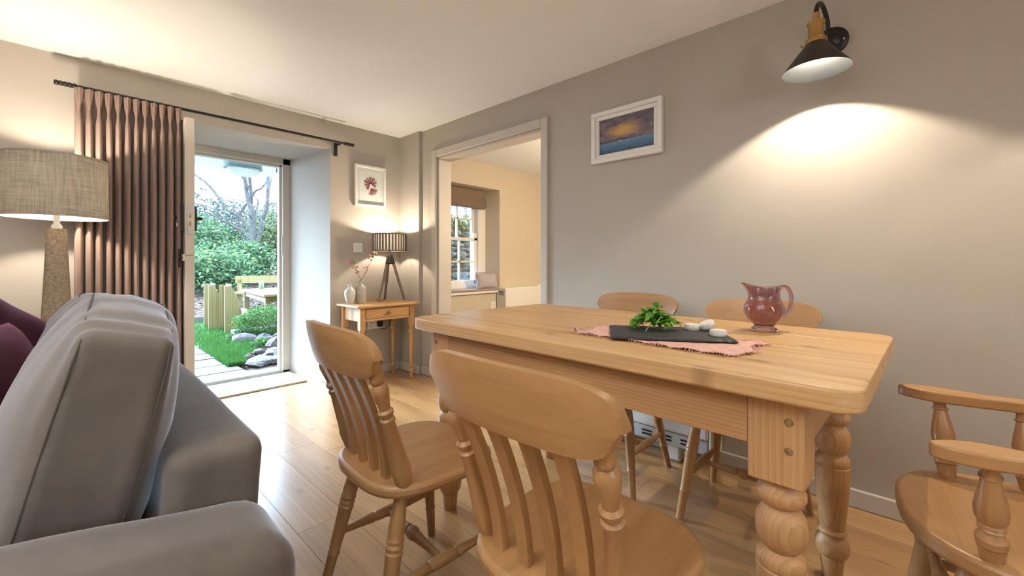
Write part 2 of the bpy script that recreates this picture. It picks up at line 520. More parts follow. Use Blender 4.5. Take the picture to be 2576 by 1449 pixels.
door = S(bpy.data.objects.new('door_1', None)); COL.objects.link(door); door.location = (.577, 4.26, 0)
tag(door, 'cream painted stable door in two halves standing open', None)
lo = MB().box(-.026, .026, -.85, 0, .03, 1.075).build('lower_leaf', M['trim'], door, bevel=.004)
MB().box(-.038, -.024, -.85, 0, 1.04, 1.085).build('weather_ledge', M['trim'], lo, bevel=.003)
up = MB().box(-.026, .026, -.85, 0, 1.0765, 1.978).build('upper_leaf', M['trim'], door, bevel=.004)
lp = Box(-.014, .014, -.853, -.848, 1.215, 1.39).build('lock_plate', M['steel'], up, bevel=.003)
MB().box(-.007, .007, -.863, -.85, 1.325, 1.35).build('latch', M['brass'], lp, bevel=.003)
MB().box(-.007, .007, -.858, -.85, 1.27, 1.30).build('deadbolt', M['brass'], lp, bevel=.002)
hd = MB()
for sx in (-1, 1):
    hd.tube([(sx * .026, -.80, 1.325), (sx * .07, -.80, 1.325)], .011, 10)
    hd.tube([(sx * .066, -.80, 1.325), (sx * .068, -.74, 1.325), (sx * .066, -.68, 1.318)], [.011, .009, .008], 10)
    hd.box(sx * .034 - .008, sx * .034 + .008, -.825, -.775, 1.24, 1.40)
hd.build('lever_handle', M['black'], up)
MB().tube([(-.026, -.80, 1.275), (-.055, -.80, 1.275)], .012, 12).tube([(-.055, -.80, 1.275), (-.065, -.80, 1.275)], .017, 12).build('thumb_turn', M['steel'], up)
bt = MB().box(-.05, -.026, -.845, -.70, 1.055, 1.07).tube([(-.05, -.82, 1.0), (-.05, -.82, 1.12)], .007, 8)
bt.build('bolt', M['black'], lo)

# doormat lying in the recess
M['mat'] = plain('pale_coir', (.60, .56, .48), .95, var=.2, vscale=60, bmp=.6, bscale=160)
dm = Box(.66, 1.46, 3.79, 4.20, .0005, .014).build('doormat', M['mat'], bevel=.003)
tag(dm, 'pale coir doormat lying in front of the open door sill', 'doormat')

# ---------------------------------------------------------------- next room: window, seat, heater
win = S(bpy.data.objects.new('window_1', None)); COL.objects.link(win)
f = MB()
f.box(2.79, 2.845, 4.0, 4.13, .70, 1.96).box(3.655, 3.79, 4.0, 4.13, .70, 1.96).box(2.79, 3.79, 4.0, 4.13, 1.90, 1.96).box(2.79, 3.79, 4.0, 4.16, .70, .77)
f.build('window_frame', M['white'], win, bevel=.004)
def sash(name, y, z0, z1, zb, top=.035, bot=.035):
    m = MB()
    xa, xb = 2.845, 3.655
    m.box(xa, xa + .045, y, y + .035, z0, z1).box(xb - .045, xb, y, y + .035, z0, z1)
    m.box(xa, xb, y, y + .035, z0, z0 + bot).box(xa, xb, y, y + .035, z1 - top, z1)
    s_ = m.build(name, M['white'], win, bevel=.003)
    bars = (xa + .045 + .24, xa + .045 + .48)
    for bx in bars: Box(bx - .009, bx + .009, y + .003, y + .032, z0 + bot - .005, z1 - top + .005).build('glazing_bar', M['white'], s_)
    Box(xa + .04, xb - .04, y + .003, y + .032, zb - .009, zb + .009).build('glazing_bar', M['white'], s_)
    xs = [xa + .045, bars[0], bars[1], xb - .045]
    for i in range(3):
        for za, zc in ((z0 + bot, zb), (zb, z1 - top)):
            Box(xs[i] + .002, xs[i + 1] - .002, y + .016, y + .019, za, zc).build('pane', M['pane'], s_, angle=None)
    return s_
lo_s = sash('lower_sash', 4.025, .77, 1.345, 1.043, .032, .04)
sash('upper_sash', 4.07, 1.31, 1.925, 1.588, .04, .032)
Box(3.60, 3.65, 4.015, 4.06, 1.345, 1.41).build('sash_horn', M['white'], lo_s, bevel=.006)

ws = S(Box(2.76, 3.87, 3.745, 4.03, .655, .682).build('trim_8', M['white'], bevel=.006))
pad = Box(2.80, 3.815, 3.765, 3.985, .683, .712).build('window_seat_pad', M['seatpad'], bevel=.012, seg=3)
tag(pad, 'thin striped seat pad along the window seat in the next room', 'seat pad')

bl = thing('roman_blind', 'brown woven roman blind drawn up at the next room window', 'blind', (3.29, 3.93, 0))
MB().box(-.43, .43, .0, .04, 1.84, 1.945).build('headrail_fabric', M['blind'], bl, bevel=.006)
for i in range(4):
    zt = 1.865 - .024 * i
    def fold(a, b, zt=zt, i=i):
        an = a * PI
        yy = -.012 - (.055 - .004 * (3 - i)) * math.sin(an)
        return ((b - .5) * .86 * 1.0, yy + .04, zt - .082 * a)
    MB().grid(fold, 12, 2).build('fold', M['blind'], bl).modifiers.new('thickness', 'SOLIDIFY').thickness = .005

def pillow(name, w, h, t, mat, parent=None, p=2.6, n=22, seed=0):
    mb = MB()
    for side in (1, -1):
        def fn(a, b, side=side):
            u, v = a * 2 - 1, b * 2 - 1
            pin = 1 - .10 * (1 - abs(u) ** 1.5) * abs(v) ** 3
            pin2 = 1 - .10 * (1 - abs(v) ** 1.5) * abs(u) ** 3
            th = ((1 - abs(u) ** p) * (1 - abs(v) ** p)) ** .5
            wr = .04 * noise.noise(Vector((u * 2.2 + seed, v * 2.2, side)))
            return (u * w / 2 * pin2, side * t / 2 * th * (1 + wr * 2), v * h / 2 * pin)
        mb.grid(fn, n, n)
    o = mb.build(name, mat, parent, angle=60)
    o.modifiers.new('weld', 'WELD').merge_threshold = .0008
    return o
cu = thing('scatter_cushion', 'lilac woven rectangular cushion on the window seat', 'cushion', (3.66, 3.85, .80), .1)
o = pillow('cushion_body', .40, .215, .14, M['cush'], cu); o.rotation_euler = (math.radians(-12), math.radians(3), 0)
edge = [(.2 * math.copysign(abs(math.cos(a)) ** .35, math.cos(a)), 0, .1075 * math.copysign(abs(math.sin(a)) ** .35, math.sin(a))) for a in [2 * PI * i / 48 for i in range(49)]]
pp = MB().tube([(x * .965, y, z * .965) for x, y, z in edge], .005, 6, False).build('piping', M['seatpad'], o)

def heater(name, label, W, Hh, D, loc, rz, group=None):
    t = thing(name, label, 'heater', loc, rz, group)
    # local: back on y=0 plane, front towards -y, spans x 0..W, z from .09
    z0 = .085
    MB().box(.03, W - .03, -D, 0, z0 + .07, z0 + Hh).build('front_panel', M['heater'], t, bevel=.012, seg=3)
    MB().box(0, .032, -D + .004, 0, z0 + .0, z0 + Hh + .004).build('side_panel', M['heater'], t, bevel=.012, seg=3)
    MB().box(W - .032, W, -D + .004, 0, z0 + .0, z0 + Hh + .004).build('side_panel', M['heater'], t, bevel=.012, seg=3)
    k = MB().box(.034, W - .034, -D + .005, -.01, z0, z0 + .067).build('vent_panel', M['steel_w'], t, bevel=.004)
    n = int((W - .1) / .095)
    for i in range(n):
        x = .06 + i * (W - .12) / n
        for j in (0, 1):
            MB().box(x, x + .055, -D + .003, -D + .012, z0 + .022 + j * .018, z0 + .031 + j * .018).build('vent_slot', M['slot'], k)
    for i in range(3):
        x = -.006 if i < 0 else 0
        MB().box(-.002, .004, -D * .75, -D * .25, z0 + Hh - .05 - i * .016, z0 + Hh - .042 - i * .016).build('side_slot', M['slot'], t)
    for x in (.16, W - .26):
        MB().box(x, x + .085, -D + .025, -.03, 0, z0 + .005).build('foot', M['white_plastic'], t, bevel=.012, seg=3)
    MB().box(W * .7, W * .9, -D * .8, -D * .2, z0 + Hh - .002, z0 + Hh + .012).build('control_lid', M['white_plastic'], t, bevel=.004)
    return t
M['steel_w'] = plain('vent_enamel', (.55, .56, .57), .35)
heater('storage_heater', 'white storage heater beside the window seat in the next room', .95, .63, .17, (3.76, 3.775, 0), 0)
heater('storage_heater', 'white storage heater on the wall behind the dining table', .85, .635, .125, (2.272, 1.52, 0), -PI / 2)

def socket(name, label, loc, rz, w=.146, kind='socket'):
    t = thing(name, label, kind, loc, rz)
    p = MB().box(-w / 2, w / 2, -.009, 0, -.043, .043).build('face_plate', M['white_plastic'], t, bevel=.003)
    if kind == 'socket':
        for cx in ((-.036, .036) if w > .1 else (0,)):
            MB().box(cx - .003, cx + .003, -.0095, -.006, .004, .018).build('pin_hole', M['slot'], p)
            for dx in (-.011, .011): MB().box(cx + dx - .004, cx + dx + .004, -.0095, -.006, -.022, -.016).build('pin_hole', M['slot'], p)
            MB().box(cx + .008, cx + .02, -.013, -.008, .022, .036).build('rocker', M['white_plastic'], p, bevel=.001)
    return t
socket('wall_socket', 'small white socket below the window seat of the next room', (3.70, 3.779, .50), 0, .086)
sk = socket('wall_socket', 'white double socket low on the wall beneath the side table', (1.99, 3.599, .462), 0)
pl = thing('mains_plug', 'black plug with trailing cable in the double socket', 'plug', (2.03, 3.588, .462))
MB().box(-.024, .024, -.03, 0, -.024, .026).build('plug_body', M['black'], pl, bevel=.007, seg=3)
MB().tube([(0, -.018, -.022), (.003, -.025, -.045), (.04, -.04, -.05), (.075, -.05, -.01), (.09, -.06, .06), (.07, -.05, .14)], .0035, 8).build('cable', M['black'], pl)
ad = MB().box(-.02, .02, -.03, 0, -.012, .014).build('cable_adapter', M['black'], None, bevel=.004); ad.location = (2.088, 3.598, .508)
tag(ad, 'small black transformer block right of the plug', 'adapter')
sw = thing('light_switch', 'white two rocker light switch below the seaweed print', 'light switch', (1.824, 3.599, 1.165))
p = MB().box(-.043, .043, -.009, 0, -.043, .043).build('face_plate', M['white_plastic'], sw, bevel=.003)
for dx in (-.014, .014):
    MB().box(dx - .009, dx + .009, -.013, -.008, -.016, .016).build('rocker', M['white_plastic'], p, bevel=.002)
for dx in (-.033, .033):
    MB().tube([(dx, -.0105, 0), (dx, -.008, 0)], .003, 10).build('screw', M['screw'], p)
# ---------------------------------------------------------------- dining table
T = thing('dining_table', 'long pine farmhouse dining table with thick turned legs', 'table', (1.426, .789, 0), -.0357)
hx, hy, tz, th = .429, .750, .797, .047
def rc(x, y, sx, sy, r=.055, n=6):   # rounded corner points, ccw
    cx, cy = x - sx * r, y - sy * r
    a0 = math.atan2(sy, sx) - PI / 4
    return [(cx + r * math.cos(a0 + PI / 2 * i / n), cy + r * math.sin(a0 + PI / 2 * i / n)) for i in range(n + 1)]
bx = [-hx, -hx + .122, -hx + .40, -hx + .635, hx]
for i in range(4):
    a, b = bx[i] + (.0007 if i else 0), bx[i + 1] - (.0007 if i < 3 else 0)
    if i == 0: poly = rc(a, hy, -1, 1) + rc(a, -hy, -1, -1) + [(b, -hy), (b, hy)]
    elif i == 3: poly = rc(b, -hy, 1, -1) + rc(b, hy, 1, 1) + [(a, hy), (a, -hy)]
    else: poly = [(a, -hy), (b, -hy), (b, hy), (a, hy)]
    MB().prism(poly, tz - th, tz).build('board', M['pine_y'], T, bevel=.006 if i in (0, 3) else .002, seg=3)
ov, bs = .05, .105
lx, ly = hx - ov - bs / 2, hy - .095 - bs / 2
az0, az1 = .636, tz - th
for sx in (-1, 1):
    xa = sx * (hx - ov - .016)
    MB().box(xa - .013, xa + .013, -ly + bs / 2, ly - bs / 2, az0, az1).build('apron', M['apron_y'], T, bevel=.002)
for sy in (-1, 1):
    ya = sy * (hy - .095 - .018)
    MB().box(-lx + bs / 2, lx - bs / 2, ya - .013, ya + .013, az0, az1).build('apron', M['apron_x'], T, bevel=.002)
legprof = [(.0, .027), (.004, .03), (.068, .037), (.071, .034), (.075, .043), (.09, .051), (.11, .053), (.128, .047), (.137, .039), (.142, .037), (.146, .042), (.153, .0455), (.160, .042), (.163, .0385),
           (.178, .0385), (.180, .0395), (.22, .0435), (.28, .0495), (.335, .053), (.368, .054), (.371, .051), (.374, .053), (.392, .052), (.402, .044), (.408, .038), (.413, .040), (.418, .046), (.435, .0535), (.455, .0555), (.475, .053), (.490, .045), (.496, .038), (.503, .037), (.508, .045), (.522, .053), (.534, .052), (.545, .044), (.552, .041), (.556, .047), (.566, .047)]
lm = MB(); lm.lathe([(r * .91, z) for z, r in legprof], 28, cap=True)
leg_me = lm.mesh('leg', M['apron_z'], 40)
blk = MB().box(-bs / 2, bs / 2, -bs / 2, bs / 2, .565, az1)
blk_o = None
for sx in (-1, 1):
    for sy in (-1, 1):
        L = inst('leg', leg_me, T, (sx * lx, sy * ly, 0), (0, 0, sx + sy * 2.0))
        b = MB().box(-bs / 2, bs / 2, -bs / 2, bs / 2, .563, az1).build('leg_block', M['apron_z'], T, bevel=.004)
        b.location = (sx * lx, sy * ly, 0)
        if sx == -1:
            for dz in (.605 + .095, .605 + .035):
                MB().tube([(-bs / 2 - .0012, -.025 * -sy, dz), (-bs / 2 + .004, -.025 * -sy, dz)], .0085, 10).build('dowel', M['dowel'] if 'dowel' in M else M.setdefault('dowel', plain('dowel_end', (.22, .13, .05), .8, var=.6, vscale=90)), b)

# ---------------------------------------------------------------- chairs
def sup(c, e): return math.copysign(abs(c) ** e, c)
def seat_poly(hd, hw, n=40, taper=.05, e=.62):
    P_ = []
    for i in range(n):
        a = 2 * PI * i / n
        x = hd * sup(math.cos(a), e); y = hw * sup(math.sin(a), e)
        P_.append((x, y * (1 + taper * x / hd)))
    return P_
LEGP = [(0, .0135), (.02, .0145), (.26, .0165), (.275, .0195), (.29, .0165), (.33, .0175), (.60, .022), (.62, .0245), (.635, .0215), (.655, .0245), (.675, .0215), (.695, .0245), (.715, .0215), (.74, .023), (.93, .017), (1, .0155)]
STR = [(0, .009), (.2, .0125), (.34, .0165), (.36, .0135), (.38, .0165), (.5, .0175), (.62, .0165), (.64, .0135), (.66, .0165), (.8, .0125), (1, .009)]
STC = [(0, .009), (.3, .013), (.42, .0165), (.44, .0125), (.46, .019), (.5, .0205), (.54, .019), (.56, .0125), (.58, .0165), (.7, .013), (1, .009)]
def make_chair():
    t = thing('dining_chair', 'x', 'chair')
    z = .44
    so = MB().prism(seat_poly(.208, .213), z - .034, z).build('seat', M['beech_x'], t, bevel=.012, seg=3)
    # posts
    PP = [(0, .021), (.03, .023), (.17, .027), (.20, .024), (.22, .0235), (.55, .0165), (.57, .0195), (.59, .0195), (.605, .0145), (.63, .0195), (.655, .0205), (.675, .0145), (.70, .0155), (.82, .0225), (.86, .0215), (.885, .0145), (.91, .0185), (.93, .0175), (1, .017)]
    for s in (-1, 1):
        p0, p1 = Vector((-.128, s * .165, z - .005)), Vector((-.222, s * .182, .762))
        MB().turn(p0, p1, PP, 16).build('post', M['beech_z'], t)
    # slats
    for k, yy in enumerate((-.105, -.036, .036, .105)):
        m = MB()
        def fn(a, b, yy=yy):
            zz = z - .005 + (.765 - z) * b
            x = -.152 - .096 * b ** 1.45 + .006 * math.sin(b * PI)
            c = a * 4
            hw_ = .0135 + .003 * b
            q = [(-1, -1), (1, -1), (1, 1), (-1, 1), (-1, -1)][int(round(c))]
            return (x + q[1] * .0085, yy * (1 + .12 * b) + q[0] * hw_, zz)
        m.grid(fn, 4, 12)
        m.build('slat', M['beech_z'], t, angle=30)
    # crest rail
    m = MB()
    nu, nv = 30, 8
    def cfn(y, v, side):
        e = y / .228
        hh = .062 * max(0.0, 1 - abs(e) ** 6.5) ** .40
        zz = .803 - .010 * (e * e) + v * hh
        x = -.262 + .040 * e * e - (zz - .745) * .20 + side * (.0125 - .003 * abs(v) ** 3)
        return (x, y * (1 - .055 * max(0.0, .25 - v)), zz)
    ys = [.228 * math.sin(PI / 2 * (2 * i / nu - 1)) for i in range(nu + 1)]
    front = [[cfn(y, 2 * j / nv - 1, 1) for j in range(nv + 1)] for y in ys]
    back = [[cfn(y, 2 * j / nv - 1, -1) for j in range(nv + 1)] for y in ys]
    vs = [p for r in front for p in r] + [p for r in back for p in r]
    o_ = (nu + 1) * (nv + 1)
    fs = []
    for i in range(nu):
        for j in range(nv):
            a, b, c, d = i * (nv + 1) + j, (i + 1) * (nv + 1) + j, (i + 1) * (nv + 1) + j + 1, i * (nv + 1) + j + 1
            fs += [(a, b, c, d), (o_ + d, o_ + c, o_ + b, o_ + a)]
    for i in range(nu):
        for j in (0, nv):
            a, b = i * (nv + 1) + j, (i + 1) * (nv + 1) + j
            fs.append((a, o_ + a, o_ + b, b))
    m.add(vs, fs)
    co = m.build('crest_rail', M['beech_y'], t, angle=45)
    # legs
    tops = {}; feet = {}
    for sx, sy in ((-1, -1), (-1, 1), (1, -1), (1, 1)):
        tp = Vector((sx * .125 + .005, sy * .135, z - .025)); ft = Vector((-.212 if sx < 0 else .185, sy * .188, 0))
        MB().turn(ft, tp, LEGP, 14).build('leg', M['beech_z'], t)
        tops[sx, sy] = tp; feet[sx, sy] = ft
    mid = {}
    for sy in (-1, 1):
        a = feet[-1, sy].lerp(tops[-1, sy], .42); b = feet[1, sy].lerp(tops[1, sy], .42)
        MB().turn(a, b, STR, 14).build('stretcher', M['beech_x'], t)
        mid[sy] = a.lerp(b, .5)
    MB().turn(mid[-1], mid[1], STC, 14).build('stretcher', M['beech_y'], t)
    return t
ch = make_chair()
chairs = [((.775, .505), -.02, 'beech slat back dining chair nearest the camera on the sofa side of the table'),
          ((.768, 1.14), -.055, 'beech slat back dining chair nearer the open door, drawn up beside the sofa'),
          ((1.885, 1.06), PI + .02, 'beech dining chair behind the table on the doorway side, under the seascape painting'),
          ((1.885, .475), PI - .01, 'beech dining chair behind the table with the glass jug in front of its back')]
for i, ((x, y), rz, lab) in enumerate(chairs):
    o = ch if i == 0 else copy_tree(ch)
    o.location = (x, y, 0); o.rotation_euler = (0, 0, rz)
    tag(o, lab, 'chair', 'slat back dining chairs round the table')

def make_armchair():
    t = thing('captains_armchair', 'beech captain armchair with broad paddle arms at the end of the table', 'chair', (1.475, -.245, 0), PI / 2 + .10)
    z = .445
    MB().prism(seat_poly(.262, .258, 56, .04, .78), z - .038, z).build('seat', M['beech_y'], t, bevel=.010, seg=3)
    # horseshoe arm
    path = []
    for i in range(49):
        s = i / 48
        if s < .32: k = s / .32; path.append((.235 - .335 * k, .255 - .01 * math.sin(k * PI) * 2.2 + .0 * k, s))
        elif s > .68: k = (1 - s) / .32; path.append((.235 - .335 * k, -(.255 - .01 * math.sin(k * PI) * 2.2), s))
        else:
            a = PI / 2 + (s - .32) / .36 * PI
            path.append((-.10 + .17 * math.cos(a), .255 * math.sin(a), s))
    m = MB(); vs = []
    za, zb = .640, .670
    for i, (x, y, s) in enumerate(path):
        x0, y0, _ = path[max(0, i - 1)]; x1, y1, _ = path[min(48, i + 1)]
        dx, dy = x1 - x0, y1 - y0; l = math.hypot(dx, dy); nx, ny = -dy / l, dx / l
        q = min(s, 1 - s) / .32
        wdt = .021 + .017 * max(0, 1 - abs(q - .22) / .35) ** 1.0
        end = min(1, max(.05, min(i, 48 - i) / 3.0)); wdt *= math.sqrt(1 - (1 - end) ** 2) if end < 1 else 1
        wdt = max(wdt, .004)
        vs += [(x + nx * wdt, y + ny * wdt, za), (x - nx * wdt, y - ny * wdt, za), (x - nx * wdt, y - ny * wdt, zb), (x + nx * wdt, y + ny * wdt, zb)]
    fs = []
    for i in range(48):
        for k in range(4): fs.append((i * 4 + k, i * 4 + (k + 1) % 4, (i + 1) * 4 + (k + 1) % 4, (i + 1) * 4 + k))
    fs += [(3, 2, 1, 0), (192, 193, 194, 195)]
    m.add(vs, fs)
    m.build('arm_bow', M['beech_x'], t, bevel=.005, seg=2)
    SP = [(0, .017), (.14, .021), (.16, .0225), (.165, .019), (.18, .0235), (.25, .0245), (.30, .018), (.33, .0165), (.345, .021), (.37, .0165), (.385, .021), (.41, .0185), (.45, .0235), (.55, .0255), (.68, .021), (.86, .0135), (.875, .0175), (.89, .0175), (.9, .0135), (1, .013)]
    for s in (1, -1):
        MB().turn((.140, s * .205, z - .004), (.150, s * .243, .642), SP, 16).build('arm_spindle', M['beech_z'], t)
        MB().turn((-.01, s * .213, z - .004), (-.005, s * .243, .642), SP, 16).build('arm_spindle', M['beech_z'], t)
    for k in (-.11, -.04, .04, .11):
        MB().turn((-.195, k, z - .004), (-.262 + .3 * k * k, k * 1.25, .642), SP, 14).build('back_spindle', M['beech_z'], t)
    def crest(a, b):
        an = PI / 2 + .42 + a * (PI - .84)
        r = .012
        return (-.10 + .178 * math.cos(an) - .02 * b, .262 * math.sin(an), .668 + .075 * b * (math.sin(a * PI) ** .5))
    c_ = MB().grid(crest, 24, 4).build('crest_rail', M['beech_y'], t)
    c_.modifiers.new('thickness', 'SOLIDIFY').thickness = .024
    tops = {}; feet = {}
    for sx, sy in ((-1, -1), (-1, 1), (1, -1), (1, 1)):
        tp = Vector((sx * .15, sy * .15, z - .03)); ft = Vector((sx * .225, sy * .215, 0))
        MB().turn(ft, tp, [(p, r * 1.3) for p, r in LEGP], 16).build('leg', M['beech_z'], t)
        tops[sx, sy] = tp; feet[sx, sy] = ft
    mid = {}
    for sy in (-1, 1):
        a = feet[-1, sy].lerp(tops[-1, sy], .5); b = feet[1, sy].lerp(tops[1, sy], .5)
        MB().turn(a, b, [(p, r * 1.1) for p, r in STR], 14).build('stretcher', M['beech_x'], t)
        mid[sy] = a.lerp(b, .5)
    MB().turn(mid[-1], mid[1], STC, 14).build('stretcher', M['beech_y'], t)
    MB().turn(feet[1, -1].lerp(tops[1, -1], .62), feet[1, 1].lerp(tops[1, 1], .62), STC, 14).build('stretcher', M['beech_y'], t)
    return t
make_armchair()

# ---------------------------------------------------------------- side table
st = thing('side_table', 'small old pine side table with one drawer in the corner', 'side table', (1.905, 3.378, 0))
MB().prism([(-.295, -.21), (.295, -.21), (.295, .205), (-.295, .205)], .662, .682).build('table_top', M['old_x'], st, bevel=.007, seg=3)
sx_, sy_ = .235, .15
for sx in (-1, 1):
    MB().box(sx * sx_ - .011, sx * sx_ + .011, -sy_, sy_, .548, .662).build('side_apron', M['old_y'], st)
MB().box(-sx_, sx_, sy_ - .011, sy_ + .011, .548, .662).build('back_apron', M['old_x'], st)
MB().box(-sx_, sx_, -sy_ - .011, -sy_ + .011, .548, .566).box(-sx_, sx_, -sy_ - .011, -sy_ + .011, .652, .662).build('drawer_rail', M['old_x'], st)
dr = MB().box(-sx_ + .03, sx_ - .03, -sy_ - .015, -sy_ + .01, .569, .648).build('drawer', M['old_x'], st, bevel=.002)
kb = MB().lathe([(.0075, 0), (.007, .008), (.012, .012), (.0155, .017), (.015, .023), (.009, .027), (.001, .028)], 18, cap=True).build('knob', M['knob'] if 'knob' in M else M.setdefault('knob', wood('knob_wood', (.16, .09, .045), (.25, .15, .08), (.3, .19, .1), 2, .5, 2, False)), dr)
kb.rotation_euler = (PI / 2, 0, 0); kb.location = (0, -sy_ - .014, .607)
SL = [(0, .013), (.004, .014), (.05, .0165), (.053, .013), (.058, .018), (.068, .0235), (.082, .021), (.09, .0135), (.1, .013), (.106, .019), (.112, .019), (.116, .0145), (.13, .0155), (.30, .0195), (.375, .021), (.378, .0185), (.383, .021), (.392, .021), (.398, .015), (.405, .0165), (.42, .0225), (.435, .0235), (.448, .018), (.454, .0145), (.46, .021), (.472, .022), (.48, .02)]
sl_me = MB().lathe([(r, z) for z, r in SL], 20, cap=True).mesh('leg', M['old_z'], 40)
for sx in (-1, 1):
    for sy in (-1, 1):
        inst('leg', sl_me, st, (sx * sx_, sy * sy_, 0))
        MB().box(-.023, .023, -.023, .023, .478, .662).build('leg_block', M['old_z'], st, bevel=.002, loc=(sx * sx_, sy * sy_, 0))

# tripod lamp on the side table
lt = thing('tripod_table_lamp', 'tripod lamp with slatted drum shade on the side table', 'table lamp', (2.03, 3.405, .6825))
hub = MB().lathe([(.016, .335), (.030, .345), (.026, .40), (.016, .43), (.012, .455)], 20, cap=True).build('hub', M['bronze'], lt)
for k in range(3):
    a = math.radians(200 + 120 * k)
    p0 = Vector((math.cos(a) * .135, math.sin(a) * .125, .011)); p1 = Vector((math.cos(a) * .018, math.sin(a) * .018, .395))
    l = MB().turn(p0, p1, [(0, .007), (.008, .011), (.5, .0125), (1, .0125)], 14).build('leg', M['stem_wood'], lt)
    q = p0.lerp(p1, .84)
    MB().turn(q, p1.lerp(p0, -.05), [(0, .0138), (.1, .0145), (1, .0145)], 14).build('leg_cap', M['bronze'], l)
zs0, zs1, rs = .452, .607, .15
ls = MB().lathe([(rs - .012, zs0 + .004), (rs - .012, zs1 - .004)], 64).build('lining', M['shade_white'], lt)
ls.modifiers.new('thickness', 'SOLIDIFY').thickness = .0008
for zz in (zs0, zs1 - .007):
    MB().lathe([(rs - .010, zz), (rs + .001, zz), (rs + .001, zz + .007), (rs - .010, zz + .007), (rs - .010, zz)], 64).build('hoop', M['slat_wood'], lt)
sm = MB().box(-.0075, .0075, -.002, .002, zs0 + .002, zs1 - .002).mesh('slat', M['slat_wood'], None)
for k in range(34):
    a = 2 * PI * k / 34
    inst('slat', sm, lt, (rs * math.cos(a - PI / 2), rs * math.sin(a - PI / 2), 0), (0, 0, a))
sp_ = MB()
for k in range(3):
    a = 2 * PI * k / 3
    sp_.tube([(0, 0, zs0 + .012), ((rs - .012) * math.cos(a), (rs - .012) * math.sin(a), zs0 + .012)], .0018, 6)
sp_.build('spider', M['bronze'], lt)
MB().lathe([(.012, .455), (.014, .46), (.014, .495), (.010, .5)], 14, cap=True).build('bulb_holder', M['white_plastic'], lt)
MB().sphere((0, 0, .525), .022, 14, 10).build('bulb', M['bulb'], lt)
pt = point('table_lamp_light', (2.03, 3.405, .6825 + .560), 12, (1, .85, .65), .018)
cb = MB().tube([(-.004, .05, .03), (-.012, .07, .012), (-.03, .11, .006), (-.035, .165, .004)], .003, 6).build('flex', M['black'], lt)

# vases with sprigs
M['vase_w'] = plain('white_glaze', (.62, .62, .60), .25, var=.12, vscale=25)
M['vase_s'] = plain('stoneware', (.44, .41, .36), .35, var=.10, vscale=20)
v1 = MB().lathe([(.001, 0), (.024, 0), (.027, .004), (.036, .03), (.045, .065), (.047, .09), (.043, .112), (.028, .13), (.0185, .14), (.0185, .155), (.0225, .162), (.021, .164), (.0165, .158), (.0165, .14), (.02, .13)], 32).build('vase', M['vase_w'], loc=(1.676, 3.44, .6825))
tag(v1, 'small white glazed bulbous vase at the left of the side table', 'vase')
v2 = MB().lathe([(.001, 0), (.041, 0), (.043, .004), (.043, .125), (.040, .138), (.026, .152), (.017, .162), (.0165, .185), (.0205, .188), (.0205, .194), (.015, .195), (.0145, .165)], 32).build('bottle_vase', M['vase_s'], loc=(1.766, 3.425, .6825))
tag(v2, 'grey stoneware bottle vase holding two pink flowering sprigs', 'vase')
M['twig'] = plain('twig_brown', (.12, .06, .035), .7)
M['petal'] = plain('pink_petal', (.55, .10, .24), .6, var=.4, vscale=60)
M['sprig_leaf'] = plain('sprig_leaf', (.13, .26, .05), .5)
def sprig(label, pts, blooms, leaves):
    t = thing('flower_sprig', label, 'flower', (1.766, 3.425, .6825), 0, 'pink sprigs in the stoneware vase')
    MB().tube(pts, [.0025 - .0012 * i / (len(pts) - 1) for i in range(len(pts))], 6).build('stem', M['twig'], t)
    for (x, y, z, r) in blooms:
        m = MB()
        for k in range(6):
            a = k * 2.4
            m.sphere((x + r * .45 * math.cos(a), y + r * .45 * math.sin(a), z + r * .25 * math.sin(k * 1.7)), r * .62, 7, 5)
        m.build('bloom', M['petal'], t)
    for (x, y, z, r, a) in leaves:
        def fn(p, q):
            w_ = math.sin(p * PI) ** .7 * (q - .5) * r * .8
            return (x + r * p * math.cos(a) - w_ * math.sin(a) * .5, y - .006 * math.sin(p * 3), z + r * p * math.sin(a) + w_ * math.cos(a))
        MB().grid(fn, 6, 2).build('leaf', M['sprig_leaf'], t)
sprig('sprig with pink blossoms leaning left out of the stoneware vase', [(0, 0, .05), (-.002, 0, .2), (-.03, 0, .26), (-.055, .005, .32), (-.07, .005, .345)],
      [(-.098, .0, .352, .014), (-.07, 0, .305, .010), (-.045, 0, .285, .008), (-.04, .002, .262, .009), (-.028, 0, .272, .007)], [(-.07, 0, .345, .03, .5), (-.065, 0, .335, .028, 1.2), (-.05, 0, .31, .025, .1), (-.07, 0, .35, .028, 2.0), (-.03, 0, .265, .018, .4), (-.02, 0, .24, .015, 2.4)])
sprig('sprig with pink blossoms leaning right out of the stoneware vase', [(0, 0, .05), (.004, 0, .2), (.045, 0, .27), (.09, -.005, .36), (.115, -.005, .43)],
      [(.138, 0, .428, .013), (.075, 0, .405, .012), (.098, 0, .37, .009), (.06, 0, .31, .010), (.035, 0, .305, .009), (.045, 0, .265, .007)], [(.11, 0, .42, .03, 1.0), (.11, 0, .42, .026, 2.2), (.1, 0, .395, .024, .2), (.085, 0, .375, .022, 2.6), (.05, 0, .28, .016, .3)])

